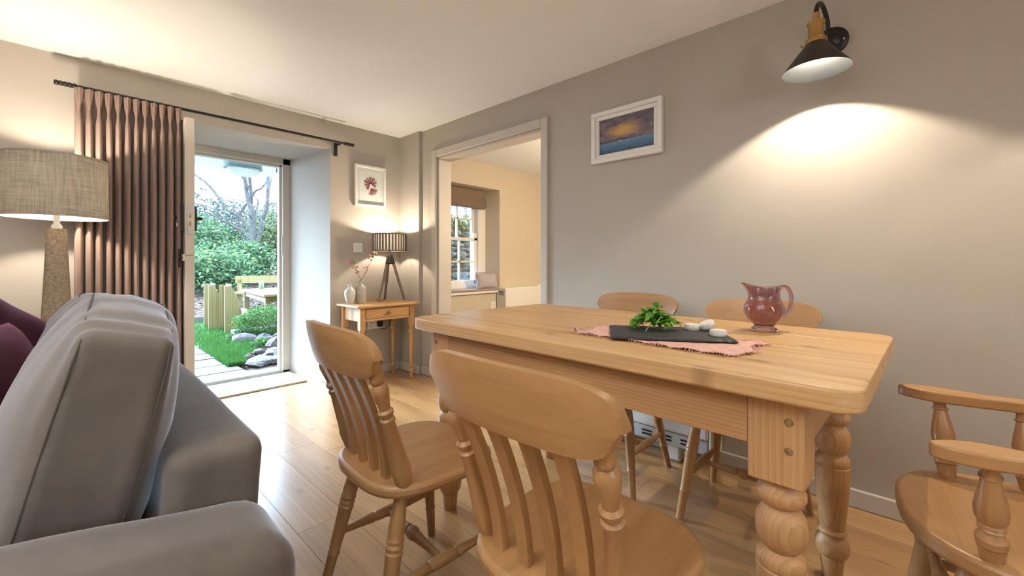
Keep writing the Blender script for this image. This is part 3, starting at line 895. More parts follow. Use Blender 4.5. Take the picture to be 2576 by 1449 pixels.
# ---------------------------------------------------------------- floor lamp
fl_ = thing('floor_lamp', 'floor lamp with woven rattan column and grey linen drum shade', 'floor lamp', (-.012, 3.215, 0))
wm = MB()
rows, nst = 130, 40
vs = []
nz = rows * 2
for i in range(nz + 1):
    z = .02 + 1.185 * i / nz
    half = .086 - .051 * (z / 1.2)
    row = i / 2
    for k in range(nst):
        a = 2 * PI * k / nst
        rr = half / max(abs(math.cos(a)) ** 4 + abs(math.sin(a)) ** 4, 1e-6) ** .25
        rr += .0022 * (1 if (k + (i // 2)) % 2 else -1) * (1 if i % 2 else .2)
        vs.append((rr * math.cos(a), rr * math.sin(a), z))
fs = [(i * nst + k, i * nst + (k + 1) % nst, (i + 1) * nst + (k + 1) % nst, (i + 1) * nst + k) for i in range(nz) for k in range(nst)]
fs += [tuple(range(nst)), tuple(nz * nst + k for k in range(nst))]
wm.add(vs, fs)
M['rattan'] = plain('grey_rattan', (.27, .205, .135), .7, var=.35, vscale=90)
wm.build('woven_column', M['rattan'], fl_, angle=60)
MB().box(-.095, .095, -.095, .095, 0, .022).build('base', M['rattan'], fl_, bevel=.005)
MB().lathe([(.02, 1.205), (.021, 1.22), (.012, 1.235), (.012, 1.30), (.017, 1.305), (.017, 1.335)], 16, cap=True).build('bulb_holder', M['white_plastic'], fl_)
sh = MB().lathe([(.197, 1.262), (.193, 1.572)], 72).build('shade', M['shade'], fl_)
MB().lathe([(.1945, 1.264), (.1905, 1.570)], 72).build('shade_lining', M['shade_white'], fl_)
M['hem'] = plain('shade_hem', (.30, .27, .22), .9)
for zz, r in ((1.262, .197), (1.569, .193)):
    MB().lathe([(r - .0025, zz - .001), (r + .001, zz - .001), (r + .001, zz + .004), (r - .0025, zz + .004), (r - .0025, zz - .001)], 72).build('shade_rim', M['hem'], fl_)
MB().sphere((0, 0, 1.36), .028, 14, 10).build('bulb', M['bulb'], fl_)
point('floor_lamp_light', (-.012, 3.215, 1.44), 24, (1, .86, .68), .03)

# ---------------------------------------------------------------- curtain and pole
po = thing('curtain_pole', 'black metal curtain pole above the front door', 'curtain pole', (0, 3.505, 2.05))
MB().tube([(.06, 0, 0), (1.66, 0, 0)], .0095, 14).build('rod', M['black'], po)
for x0, s in ((1.655, 1), (.065, -1)):
    m = MB()
    for i in range(5):
        m.tube([(x0 + s * (i * .018), 0, 0), (x0 + s * (i * .018 + .006), 0, 0), (x0 + s * (i * .018 + .012), 0, 0), (x0 + s * (i * .018 + .018), 0, 0)], [.012, .0145, .0145, .011], 14)
    m.build('finial', M['black'], po)
for xb in (1.62, .10):
    MB().box(xb - .012, xb + .012, .075, .094, -.10, .01).box(xb - .008, xb + .008, .0, .08, -.018, -.004).build('bracket', M['black'], po, bevel=.002)
ct = thing('curtain', 'brown herringbone pinch pleat curtain gathered beside the front door', 'curtain', (0, 3.487, 0))
NP = 12
cx0, cx1 = .055, .548
ztop, zbot = 2.035, .015
def lerp_tab(t, tab):
    for (t0, v0), (t1, v1) in zip(tab, tab[1:]):
        if t <= t1:
            k = max(0, (t - t0) / (t1 - t0)); k = k * k * (3 - 2 * k)
            return v0 + (v1 - v0) * k
    return tab[-1][1]
def curt(a, b):
    z = ztop + (zbot - ztop) * (b ** 1.6)
    dz = ztop - z
    s = a * NP; i = int(min(s, NP - 1e-6)); t = s - i
    rnd = noise.noise(Vector((i * 3.7, 1.3, 0))); rn2 = noise.noise(Vector((i * 2.3, 7.3, 0)))
    W = lerp_tab(dz, [(0, .92), (.05, .66), (.112, .17), (.20, .64), (.36, .74 + .12 * rnd), (2.1, .72 + .2 * rn2)])
    A = lerp_tab(dz, [(0, .046), (.118, .036), (.2, .058), (.5, .066 + .012 * rnd), (2.1, .070 + .014 * rn2)])
    Lb = lerp_tab(dz, [(0, 1), (.118, .8), (.24, 0), (2.1, 0)])
    if t < .10: x, y = (.5 - W / 2) * t / .10, 0
    elif t > .90: x, y = 1 - (.5 - W / 2) * (1 - t) / .10, 0
    else:
        q = (t - .10) / .80
        x = .5 + W * (q - .5)
        y = -A * math.sin(PI * q) ** .55 - .010 * Lb * abs(math.sin(3 * PI * q)) * (1 - .3 * (dz / .12 if dz < .12 else 1))
    below = min(1, max(0, (dz - .12) / .3))
    x += below * (.16 * noise.noise(Vector((i * 1.9, z * .8, 5))))
    X = cx0 + (cx1 - cx0) * (i + x) / NP
    return (X, .020 + y - .004 * below * noise.noise(Vector((X * 9, z * 2, 2))), z)
cm = MB(); cm.grid(curt, NP * 30, 80, uv=True)
cl = cm.build('cloth', M['curtain'], ct, angle=None)
for p_ in cl.data.polygons: p_.use_smooth = True
cl.modifiers.new('thickness', 'SOLIDIFY').thickness = .003
rg = MB()
rr_ = MB(); rr_.tube([(0, .0135 * math.cos(a), .0135 * math.sin(a)) for a in [2 * PI * i / 16 for i in range(17)]], .0022, 6, False)
rme = rr_.mesh('ring', M['black'], 60)
for i in range(NP):
    inst('ring', rme, ct, (cx0 + (cx1 - cx0) * (i + .5) / NP, .018, 2.046))

# ---------------------------------------------------------------- pictures
def frame_x(o, W, Hh, rail, depth, mat, step=None):   # frame in local xz plane, front at -y
    for n_, (a, b, c, d) in {'t': (-W / 2, W / 2, Hh / 2 - rail, Hh / 2), 'b': (-W / 2, W / 2, -Hh / 2, -Hh / 2 + rail), 'l': (-W / 2, -W / 2 + rail, -Hh / 2 + rail, Hh / 2 - rail), 'r': (W / 2 - rail, W / 2, -Hh / 2 + rail, Hh / 2 - rail)}.items():
        f_ = MB().box(a, b, -depth, 0, c, d)
        f_.build('frame_rail', mat, o, bevel=.003)
sea = thing('seascape_painting', 'small seascape painting in a stepped white frame on the right wall', 'painting', (2.288, 1.205, 1.798), -PI / 2)
W_, H_ = .452, .312
frame_x(sea, W_, H_, .026, .032, M['white'])
frame_x(sea, W_ - .052, H_ - .052, .024, .022, M['white'])
def seamat():
    m, nt, b = newmat('seascape_oil')
    tc = N(nt, 'ShaderNodeTexCoord'); sp = N(nt, 'ShaderNodeSeparateXYZ'); nt.links.new(tc.outputs['UV'], sp.inputs[0])
    u, v = sp.outputs[0], sp.outputs[1]
    mp = N(nt, 'ShaderNodeMapping'); mp.inputs['Scale'].default_value = (1.6, 3.0, 1); nt.links.new(tc.outputs['UV'], mp.inputs[0])
    n = noise_(nt, mp.outputs[0], 3.2, 5, .6, .8)
    sky = ramp(nt, math_(nt, 'ADD', math_(nt, 'MULTIPLY', n, .75), math_(nt, 'MULTIPLY', v, -.15)), [(.18, (.10, .085, .115)), (.36, (.21, .155, .175)), (.46, (.42, .26, .21)), (.56, (.25, .22, .32))])
    du = math_(nt, 'MULTIPLY', math_(nt, 'SUBTRACT', u, .45), 1.7); dv = math_(nt, 'MULTIPLY', math_(nt, 'SUBTRACT', v, .60), 2.6)
    r = math_(nt, 'SQRT', math_(nt, 'ADD', math_(nt, 'MULTIPLY', du, du), math_(nt, 'MULTIPLY', dv, dv)))
    r = math_(nt, 'SUBTRACT', r, math_(nt, 'MULTIPLY', n, .35))
    glow = ramp(nt, r, [(.0, (1, 1, 1)), (.42, (0, 0, 0))])
    sky = mixc(nt, math_(nt, 'MULTIPLY', glow, .85), sky, (.62, .36, .09))
    mp2 = N(nt, 'ShaderNodeMapping'); mp2.inputs['Scale'].default_value = (1.5, 14, 1); nt.links.new(tc.outputs['UV'], mp2.inputs[0])
    n2 = noise_(nt, mp2.outputs[0], 3, 4, .6)
    seac = ramp(nt, math_(nt, 'ADD', math_(nt, 'MULTIPLY', n2, .5), v), [(.25, (.06, .075, .12)), (.42, (.06, .16, .27)), (.60, (.16, .27, .40))])
    land = ramp(nt, math_(nt, 'ADD', math_(nt, 'ABSOLUTE', math_(nt, 'SUBTRACT', v, .34)), math_(nt, 'MULTIPLY', u, .045)), [(.030, (1, 1, 1)), (.045, (0, 0, 0))])
    issky = math_(nt, 'GREATER_THAN', v, .32)
    col = mixc(nt, issky, seac, sky)
    col = mixc(nt, math_(nt, 'MULTIPLY', land, .8), col, (.06, .065, .06))
    hx_ = math_(nt, 'SUBTRACT', u, .40); hy_ = math_(nt, 'SUBTRACT', v, .315)
    hr = math_(nt, 'SQRT', math_(nt, 'ADD', math_(nt, 'MULTIPLY', hx_, hx_), math_(nt, 'MULTIPLY', hy_, hy_)))
    col = mixc(nt, math_(nt, 'LESS_THAN', hr, .018), col, (.6, .45, .36))
    nt.links.new(col, b.inputs['Base Color']); b.inputs['Roughness'].default_value = .5
    return m
MB().grid(lambda a, b: ((a - .5) * (W_ - .098), -.012, (b - .5) * (H_ - .098)), 1, 1, uv=True).build('canvas', seamat(), sea, angle=None, fix=False)
MB().box(-W_ / 2 + .04, W_ / 2 - .04, -.011, -.002, -H_ / 2 + .04, H_ / 2 - .04).build('backing', M['white'], sea)

sw_ = thing('seaweed_print', 'framed print of red seaweed on the back wall above the switch', 'framed print', (1.940, 3.599, 1.728), 0)
W2, H2 = .305, .375
frame_x(sw_, W2, H2, .022, .030, M['white'])
M['paper'] = plain('mount_paper', (.62, .66, .64), .8)
M['paper2'] = plain('print_paper', (.70, .72, .70), .8)
MB().box(-W2 / 2 + .015, W2 / 2 - .015, -.010, -.001, -H2 / 2 + .015, H2 / 2 - .015).build('mount', M['paper'], sw_)
pr = MB().box(-W2 / 2 + .048, W2 / 2 - .048, -.0112, -.0095, -H2 / 2 + .050, H2 / 2 - .050).build('print_sheet', M['paper2'], sw_)
M['weed'] = plain('seaweed_red', (.20, .012, .022), .7, var=.45, vscale=40)
M['weed_d'] = plain('seaweed_stalk', (.06, .012, .02), .8)
wd = MB(); wk = MB()
rg2 = random.Random(12)
def frond(cx, cz, ang, L, wdt):
    n = 3
    for j in range(n):
        a = ang + (j - 1) * .17
        p = [(cx, cz), (cx + L * .6 * math.cos(a - wdt), cz + L * .6 * math.sin(a - wdt)), (cx + L * math.cos(a - wdt * .8), cz + L * math.sin(a - wdt * .8)), (cx + L * .93 * math.cos(a), cz + L * .93 * math.sin(a)), (cx + L * math.cos(a + wdt * .8), cz + L * math.sin(a + wdt * .8)), (cx + L * .6 * math.cos(a + wdt), cz + L * .6 * math.sin(a + wdt))]
        wd.prism(p, .0112 + .0002 * j, .0122 + .0002 * j, Matrix.Rotation(PI / 2, 4, 'X'))
for i in range(8):
    frond(.0, .03, math.radians(-25 + i * 38), .058 + .014 * rg2.random(), .055)
for i in range(4):
    frond(.008, -.014, math.radians(-100 + i * 27), .066, .05)
for i in range(8):
    a = math.radians(-10 + i * 34)
    wk.box(0, .05, .0122, .0130, -.0018, .0018, Matrix.Translation((0, -.0245, .03)) @ Matrix.Rotation(-a, 4, 'Y'))
wd.build('seaweed', M['weed'], pr, angle=None)
wk.build('seaweed_stalk', M['weed_d'], pr, angle=None)
M['pencil'] = plain('pencil_grey', (.40, .41, .40), .8)
MB().box(-.09, -.062, -.0115, -.011, -.118, -.1165).box(-.09, -.052, -.0115, -.011, -.124, -.1225).build('caption', M['pencil'], pr)

# ---------------------------------------------------------------- wall lamps
def wall_lamp(label, y, lx_=2.055, power=28):
    t = thing('wall_lamp', label, 'wall lamp', (XB, y, 1.99), -PI / 2, 'swan neck wall lamps')
    # local: -y is out of the wall; x runs along the wall
    out = XB - lx_
    pm = MB().lathe([(.062, 0), (.062, .006), (.056, .012), (.040, .015), (.034, .022), (.022, .026), (.012, .034), (.001, .036)], 32, cap=True).build('wall_plate', M['black'], t)
    pm.rotation_euler = (PI / 2, 0, 0)
    MB().sphere((.045, -.014, -.005), .005, 10, 6).build('screw', M['screw'], pm).rotation_euler = (-PI / 2, 0, 0)
    path = [(0, -.025, 0), (0, -.05, .005), (-.003, -.075, .03)]
    R = (out - .085) / 2
    for i in range(13):
        a = PI * i / 12
        path.append((-.003 - .02 * i / 12, -.085 - R + R * math.cos(a), .048 + R * .62 * math.sin(a)))
    path.append((-.024, -out, .03)); path.append((-.024, -out, .015))
    MB().tube(path, .0085, 14).build('arm', M['black'], t)
    MB().tube([(0, -.024, 0), (0, -.033, .001)], .0125, 14).build('arm_collar', M['brass'], t)
    c = (-.024, -out, 0)
    MB().lathe([(.011, .035), (.012, .03), (.0105, .025), (.012, .02), (.0105, .012), (.012, .006), (.024, .002), (.031, -.001), (.031, -.008), (.027, -.012), (.026, -.055), (.028, -.058), (.029, -.064), (.036, -.070), (.037, -.086), (.035, -.088)], 28, c, cap=True).build('bulb_holder', M['brass'], t)
    for k in range(3):
        a = .9 + 2 * PI * k / 3
        MB().tube([(c[0] + .036 * math.cos(a), c[1] + .036 * math.sin(a), -.08), (c[0] + .047 * math.cos(a), c[1] + .047 * math.sin(a), -.08), (c[0] + .048 * math.cos(a), c[1] + .048 * math.sin(a), -.08), (c[0] + .052 * math.cos(a), c[1] + .052 * math.sin(a), -.08)], [.0022, .0022, .006, .006], 10).build('thumb_screw', M['brass'], t)
    zt, zb = -.086, -.192
    s_ = MB().lathe([(.035, zt), (.037, zt - .004), (.114, zb), (.1145, zb - .003)], 48, c).build('shade', M['bronze'], t)
    MB().lathe([(.030, zt - .003), (.0355, zt - .006), (.1122, zb - .0005), (.1145, zb - .003)], 48, c).build('shade_lining', M['alu'], t)
    MB().sphere((c[0], c[1], -.088), .022, 14, 10, (1, 1, .9)).build('bulb', M['bulb'], t)
    p_ = point('wall_lamp_light', (XB - out, y + .024, 1.99 - .113), power, (1, .87, .68), .012)
    return t
wall_lamp('swan neck wall lamp with dark cone shade and brass holder', .235)
wall_lamp('second swan neck wall lamp further along the right wall, out of view', -.88)
# ---------------------------------------------------------------- sofa
sofa = thing('sofa', 'taupe velvet sofa with its back to the dining table', 'sofa', (0, 0, 0))
def softbox(x0, x1, y0, y1, z0, z1, r, name, parent, mat, wr=.0, seed=0, n=10, fn=None):
    """rounded box built from a cube grid, pushed to a rounded surface"""
    cx, cy, cz = (x0 + x1) / 2, (y0 + y1) / 2, (z0 + z1) / 2
    hx, hy, hz = (x1 - x0) / 2, (y1 - y0) / 2, (z1 - z0) / 2
    mb = MB()
    def dist(k, h):     # cluster samples near the edges
        q = math.sin(k * PI / 2)
        return q
    for ax in range(3):
        for sg in (-1, 1):
            def f(a, b, ax=ax, sg=sg):
                u, v = dist(a * 2 - 1, 0), dist(b * 2 - 1, 0)
                p = [0, 0, 0]; p[ax] = sg; p[(ax + 1) % 3] = u; p[(ax + 2) % 3] = v * sg
                q = Vector((p[0] * hx, p[1] * hy, p[2] * hz))
                core = Vector((max(-hx + r, min(hx - r, q.x)), max(-hy + r, min(hy - r, q.y)), max(-hz + r, min(hz - r, q.z))))
                d = q - core
                if d.length > 1e-9: q = core + d.normalized() * r
                if fn: q = fn(q, hx, hy, hz)
                if wr:
                    q = q + q.normalized() * wr * noise.noise(q * 7 + Vector((seed, 0, 0)))
                return (q.x, q.y, q.z)
            mb.grid(f, n * 2, n * 2)
    o = mb.build(name, mat, parent, angle=70)
    o.location = (cx, cy, cz)
    o.modifiers.new('weld', 'WELD').merge_threshold = .0006
    return o
Y0, Y1 = .72, 2.62
MB().box(-.62, .255, Y0 + .03, Y1 - .03, .09, .30).build('base', M['sofa'], sofa, bevel=.02)
def backfn(q, hx, hy, hz):
    k = (q.z / hz + 1) / 2
    q.x += .03 * k - .02
    q.z += .012 * math.cos(q.y * 3)
    return q
softbox(.115, .268, Y0 + .19, Y1 - .10, .25, .702, .032, 'backrest', sofa, M['sofa'], .006, 1, fn=backfn)
def armfn(q, hx, hy, hz):
    k = max(0, q.z / hz)
    q.y *= 1 + .16 * k * (1 if q.z > 0 else 0)
    q.z += (min(.08, max(-.01, -.19 * (q.x - .42))) + .004) * k
    return q
for yy in (Y0, Y1 - .19):
    a = softbox(-.66, .272, yy, yy + .20, .09, .592, .055, 'arm', sofa, M['sofa'], .006, 3, n=12, fn=armfn)
    MB().tube([(.465, -.11, -.20), (.467, -.10, .06), (.455, -.02, .19), (.455, .06, .20), (.467, .115, .10), (.467, .11, -.20)], .002, 6, False).build('seam', M['sofa_seam'], a)
    MB().tube([(-.3, -.108, .05), (.2, -.104, -.01), (.45, -.10, -.03)], .0015, 6, False).build('seam', M['sofa_seam'], a)
for yy in (Y0 + .20, Y0 + .95):
    softbox(-.66, .12, yy, yy + .74, .29, .455, .05, 'seat_cushion', sofa, M['sofa'], .006, 5)
def cushfn(q, hx, hy, hz):
    u, v, w_ = q.x / hx, q.y / hy, q.z / hz
    bul = max(0, 1 - abs(v) ** 2.2) * max(0, 1 - abs(w_) ** 2.2)
    q.x += math.copysign((.070 if u > 0 else .080) * bul ** .8, u) * min(1, abs(u) * 1.6)
    q.z += .050 * max(0, w_) ** 2 * max(0, 1 - abs(v) ** 2.0) * (1 - .2 * abs(u))
    q.y *= 1 + .05 * max(0, 1 - w_ * w_)
    k = max(0, w_ - .2)
    q.x += .006 * k * math.sin(q.y * 55 + 2.3 * math.sin(q.y * 17) + q.x * 16) * (1 - abs(v) ** 4)
    q.z += .0045 * k * math.sin(q.y * 60 + 2.0 * math.sin(q.y * 21) + q.x * 12) * (1 - abs(v) ** 6)
    return q
for j, yy in enumerate((.965, 1.78)):
    c = softbox(-.062, .062, 0, .70, 0, .475, .018, 'back_cushion', sofa, M['sofa'], .004, 9 + j, n=22, fn=cushfn)
    c.location = (.045, yy + .35, .672 - .035 * j)
    c.rotation_euler = (0, math.radians(13.5), math.radians(-3))
    for sx in (-1, 1):
        pts = [(sx * .060, -.351, -.22), (sx * .061, -.362, -.05), (sx * .061, -.363, .08), (sx * .060, -.356, .19), (sx * .058, -.346, .226), (sx * .061, -.27, .246), (sx * .062, 0, .282), (sx * .061, .27, .246)]
        MB().tube(pts, .0018, 6, False).build('piping', M['sofa_seam'], c)
for fx in (-.55, .18):
    for fy in (Y0 + .10, Y1 - .10):
        MB().lathe([(.018, 0), (.026, .05), (.028, .095)], 14, (fx, fy, 0), cap=True).build('foot', M['stem_wood'], sofa)

pc = thing('scatter_cushion', 'plum velvet cushion at the back of the sofa, taller of the pair', 'cushion', (-.125, 1.95, .715), math.radians(60))
o = pillow('cushion_body', .44, .44, .17, M['purple'], pc, 3.0, 24, 3); o.rotation_euler = (math.radians(-14), math.radians(28), 0)
pc = thing('scatter_cushion', 'plum velvet cushion in front of the taller plum one on the sofa', 'cushion', (-.135, 1.60, .69), math.radians(66))
o = pillow('cushion_body', .40, .40, .17, M['purple'], pc, 3.0, 24, 8); o.rotation_euler = (math.radians(-16), math.radians(5), 0)

# ---------------------------------------------------------------- things on the dining table
TZ = .797
M['napkin'] = plain('pink_linen', (.68, .40, .34), .9, var=.12, vscale=40, bmp=.5, bscale=400)
nk = thing('napkin', 'pink fringed linen napkin under the slate board', 'napkin', (1.265, .545, TZ + .001), -.02)
NW, NL = .235, .50
def nap(a, b):
    u, v = a - .5, b - .5
    e = max(0, (abs(u) * 2) ** 8, (abs(v) * 2) ** 10)
    z = .0015 + .004 * e * (.5 + .5 * math.sin(v * 40 + u * 13)) + .001 * math.sin(u * 30) * math.sin(v * 25)
    skew = .035 * v
    return (u * NW + skew * .0 + .012 * math.sin(v * 5), v * NL + .012 * math.sin(u * 9), z + (.012 if (u < -.47 and v > .47) else 0))
MB().grid(nap, 40, 70).build('cloth', M['napkin'], nk).modifiers.new('thickness', 'SOLIDIFY').thickness = .0012
fr_ = MB(); r3 = random.Random(5)
for i in range(420):
    s = r3.random() * 2 * (NW + NL)
    if s < NW: a, b, d = s / NW, 0, (0, -1)
    elif s < NW + NL: a, b, d = 1, (s - NW) / NL, (1, 0)
    elif s < 2 * NW + NL: a, b, d = (s - NW - NL) / NW, 1, (0, 1)
    else: a, b, d = 0, (s - 2 * NW - NL) / NL, (-1, 0)
    p = Vector(nap(a, b)); dv = Vector((d[0] + r3.uniform(-.6, .6), d[1] + r3.uniform(-.6, .6), 0)).normalized()
    L = r3.uniform(.008, .018)
    fr_.tube([p - dv * .003, p + dv * L * .5 + Vector((0, 0, r3.uniform(0, .004))), p + dv * L + Vector((r3.uniform(-.003, .003), r3.uniform(-.003, .003), r3.uniform(-.001, .003) - p.z * .5))], [.0009, .0008, .0005], 4)
S(fr_.build('fringe', M['napkin'], nk), 'stuff')

M['slate'] = plain('slate', (.022, .022, .024), .55, var=.3, vscale=30, bmp=.5, bscale=60)
rs_ = random.Random(9)
poly = []
for (xa, ya), (xb, yb), nn in (((-.175, -.12), (.175, -.12), 26), ((.175, -.12), (.175, .12), 16), ((.175, .12), (-.175, .12), 26), ((-.175, .12), (-.175, -.12), 16)):
    for i in range(nn):
        k = i / nn
        poly.append((xa + (xb - xa) * k + rs_.uniform(-.002, .002), ya + (yb - ya) * k + rs_.uniform(-.002, .002)))
sl = MB()
n_ = len(poly)
lay = []
for z, ins in ((0, .002), (.003, -.001), (.006, .001), (.008, .004)):
    lay += [(x * (1 - ins / .15) + rs_.uniform(-.001, .001), y * (1 - ins / .11) + rs_.uniform(-.001, .001), z) for x, y in poly]
fs = [(l * n_ + i, l * n_ + (i + 1) % n_, (l + 1) * n_ + (i + 1) % n_, (l + 1) * n_ + i) for l in range(3) for i in range(n_)]
fs += [tuple(range(n_ - 1, -1, -1)), tuple(3 * n_ + i for i in range(n_))]
sl.add(lay, fs)
slate = sl.build('slate_board', M['slate'], angle=20)
slate.location = (1.313, .553, TZ + .0055); slate.rotation_euler = (0, 0, math.atan2(-.30, .184))
tag(slate, 'dark slate serving board with rough edges on the pink napkin', 'serving board')
SZ = TZ + .0055 + .008

M['rocket'] = leafmat('rocket_leaf', [(.07, .22, .015), (.13, .34, .03), (.22, .45, .06)], .4, .3)
def rocket_mesh(seed):
    r = random.Random(seed); m = MB(); L = r.uniform(.075, .115); k = r.uniform(.5, 1.6); tw = r.uniform(-1, 1)
    nn = 18
    def fn(a, b):
        t = b
        if t < .35: w_ = .0016
        else:
            q = (t - .35) / .65
            w_ = .0105 * math.sin(min(1, q * 1.05) * PI) ** .6 * (.45 + .55 * abs(math.sin(q * PI * 3.2 + .4))) + .0008
        s = a * 2 - 1
        ang = k * (t - .25)
        z = .012 * math.sin(t * PI) + .35 * L * (1 - math.cos(ang)) * (1 if seed % 2 else -.3) + abs(s) * w_ * .35
        return (L * (t - .5) * math.cos(ang * .35), s * w_ * math.cos(tw * t) + .008 * math.sin(t * 3 + seed), max(-.01, z) + s * w_ * math.sin(tw * t))
    m.grid(fn, 4, nn)
    return m.mesh('rocket_leaf', M['rocket'], 60)
rm = [rocket_mesh(i) for i in range(7)]
r6 = random.Random(21)
for i in range(78):
    k = i / 78
    rad = .062 * math.sqrt(r6.random()); a = r6.uniform(0, 2 * PI)
    hgt = .004 + .055 * max(0, 1 - (rad / .066) ** 2) * r6.random() + .003
    ax, ay = math.cos(a) * rad * .75, math.sin(a) * rad
    d_ = Vector((.184, -.30)).normalized()
    X = 1.345 + ax * .8; Y = .612 + ay * .95
    o = inst('rocket_leaf', rm[i % 7], None, (X, Y, SZ + .004 + hgt), (r6.uniform(-.35, .35), r6.uniform(-.3, .3), r6.uniform(0, 2 * PI)))
    tag(o, 'green rocket leaf in the small pile on the slate board', 'rocket leaf', 'rocket leaves on the slate')

M['cheese'] = plain('white_rind', (.76, .72, .64), .6, var=.06, vscale=60, bmp=.4, bscale=120)
def cheese(label, loc, rot, seed):
    m = MB(); R_ = .0235; hh = .018; n = 30; rr = random.Random(seed)
    prof = [(.001, 0), (R_ * .9, 0), (R_, .003), (R_ * 1.0, hh - .003), (R_ * .92, hh), (.001, hh)]
    m.lathe(prof, n, fn=lambda r, z, a: r * (1 + .02 * math.sin(a * 3 + seed) + .015 * math.sin(a * 11)) if r > .002 else r)
    o = m.build('cheese_round', M['cheese'], angle=40)
    o.location = loc; o.rotation_euler = rot
    tag(o, label, 'cheese', 'small goat cheeses on the slate')
cheese('small white cheese lying flat beside the rocket, partly under another', (1.418, .512, SZ), (0, 0, 0), 1)
cheese('small white cheese tilted on top of its neighbour', (1.437, .468, SZ + .010), (-.30, -.28, 0), 2)
cheese('small white cheese on its own at the slate edge', (1.352, .412, SZ), (0, 0, 1), 3)

# glass jug
jg = thing('glass_jug', 'purple brown pressed glass jug with fluted belly on the table', 'jug', (1.64, .352, TZ + .0005), math.radians(133))
prof = [(.0, .004), (.034, .0), (.040, .002), (.041, .008), (.034, .013), (.030, .018), (.036, .026), (.052, .042), (.060, .060), (.0615, .074), (.058, .090), (.051, .104), (.047, .118), (.047, .132), (.049, .146), (.051, .153)]
def jf(r, z, a):
    fl_k = math.exp(-((z - .055) / .030) ** 2)
    r = r * (1 + .030 * fl_k * abs(math.sin(a * 7)))
    return r
jm = MB(); nseg = 84
fine = []
for i in range(len(prof) - 1):
    for k in range(3):
        t = k / 3
        fine.append((prof[i][0] + (prof[i + 1][0] - prof[i][0]) * t, prof[i][1] + (prof[i + 1][1] - prof[i][1]) * t))
fine.append(prof[-1])
vs = []
def jpos(r, z, a):
    rr = jf(r, z, a)
    x, y = rr * math.cos(a), rr * math.sin(a)
    top = max(0, (z - .105) / .048)
    sp = max(0, math.cos(a)) ** 8 * top ** 2
    x += sp * .028
    zz = z + top ** 2 * (.016 * max(0, math.cos(a)) ** 4 + .004 * max(0, -math.cos(a)) ** 4 - .004)
    return (x, y * (1 - .12 * top * max(0, math.cos(a))), zz)
outer = [(r, z) for r, z in fine]
inner = [(max(.001, r - .0042), max(z, .016)) for r, z in reversed(fine) if z > .014]
inner.append((.0005, .018))
allp = [(.0005, .005)] + outer[1:] + inner
for r, z in allp:
    for k in range(nseg): vs.append(jpos(r, z, 2 * PI * k / nseg))
fs = [(i * nseg + k, i * nseg + (k + 1) % nseg, (i + 1) * nseg + (k + 1) % nseg, (i + 1) * nseg + k) for i in range(len(allp) - 1) for k in range(nseg)]
jm.add(vs, fs)
jm.build('body', M['jug'], jg, angle=60)
hp = [(-.046, 0, .136), (-.060, 0, .150), (-.080, 0, .146), (-.092, 0, .122), (-.093, 0, .095), (-.084, 0, .068), (-.070, 0, .052), (-.058, 0, .046)]
def cat(P_, k=6):
    out = []
    for i in range(len(P_) - 1):
        p0, p1, p2, p3 = [Vector(P_[min(max(j, 0), len(P_) - 1)]) for j in (i - 1, i, i + 1, i + 2)]
        for s in range(k):
            t = s / k
            out.append(.5 * ((2 * p1) + (p2 - p0) * t + (2 * p0 - 5 * p1 + 4 * p2 - p3) * t * t + (3 * p1 - p0 - 3 * p2 + p3) * t ** 3))
    out.append(Vector(P_[-1])); return out
hq = cat(hp, 5)
MB().tube(hq, [.0065 + .0010 * (i % 2) for i in range(len(hq))], 12).build('handle', M['jug'], jg, angle=60)
# ---------------------------------------------------------------- outdoors
def plo(n, c, *a, **k): return plain(n, tuple(x * .34 for x in c), *a, **k)
def lfo(n, cs, *a, **k): return leafmat(n, [tuple(x * .42 for x in c) for c in cs], *a, **k)
def gz(x, y):
    if y < 9.2: return -.06
    return -.06 + .55 * min(1, (y - 9.2) / 5.5) + max(0, y - 14.7) * .05
M['soil'] = plo('bark_ground', (.24, .16, .12), .95, var=.45, vscale=14, bmp=.8, bscale=40)
S(MB().grid(lambda a, b: (-8 + 22 * a, 4.30 + 26 * b, gz(0, 4.30 + 26 * b) - .02 + .02 * noise.noise(Vector((a * 40, b * 50, 0)))), 44, 60).build('ground', M['soil']))
M['lawn'] = plo('lawn_base', (.05, .14, .025), .95, var=.3, vscale=12)
def lawn_right(y):
    if y < 5.15: return 1.28
    if y < 6.4: return 1.30 + (y - 5.15) * .42
    if y < 7.1: return 1.82 - (y - 6.4) * .1
    return 1.75 + (y - 7.1) * .5
S(MB().grid(lambda a, b: (1.20 + (lawn_right(5.1 + 4.4 * b) - 1.20) * a, 5.1 + 4.4 * b, -.048), 6, 40).build('lawn_bed', M['lawn']))
M['grass'] = lfo('grass_blade', [(.035, .16, .02), (.07, .27, .035), (.13, .36, .05)], .6, .3)
g = MB(); r = random.Random(3)
for i in range(15000):
    y = 5.1 + 4.4 * r.random() ** 1.25
    x = 1.18 + (lawn_right(y) + .04 - 1.18) * r.random()
    h = r.uniform(.03, .07); a = r.uniform(0, 2 * PI); w_ = .004
    dx, dy = math.cos(a), math.sin(a); lx2, ly2 = r.uniform(-.03, .03), r.uniform(-.03, .03)
    g.add([(x - dx * w_, y - dy * w_, -.05), (x + dx * w_, y + dy * w_, -.05), (x + lx2, y + ly2, -.05 + h)], [(0, 1, 2)])
go = g.build('lawn_grass', M['grass'], angle=None, fix=False)
tag(go, 'short green lawn grass beside the slate path', 'grass', kind='stuff')

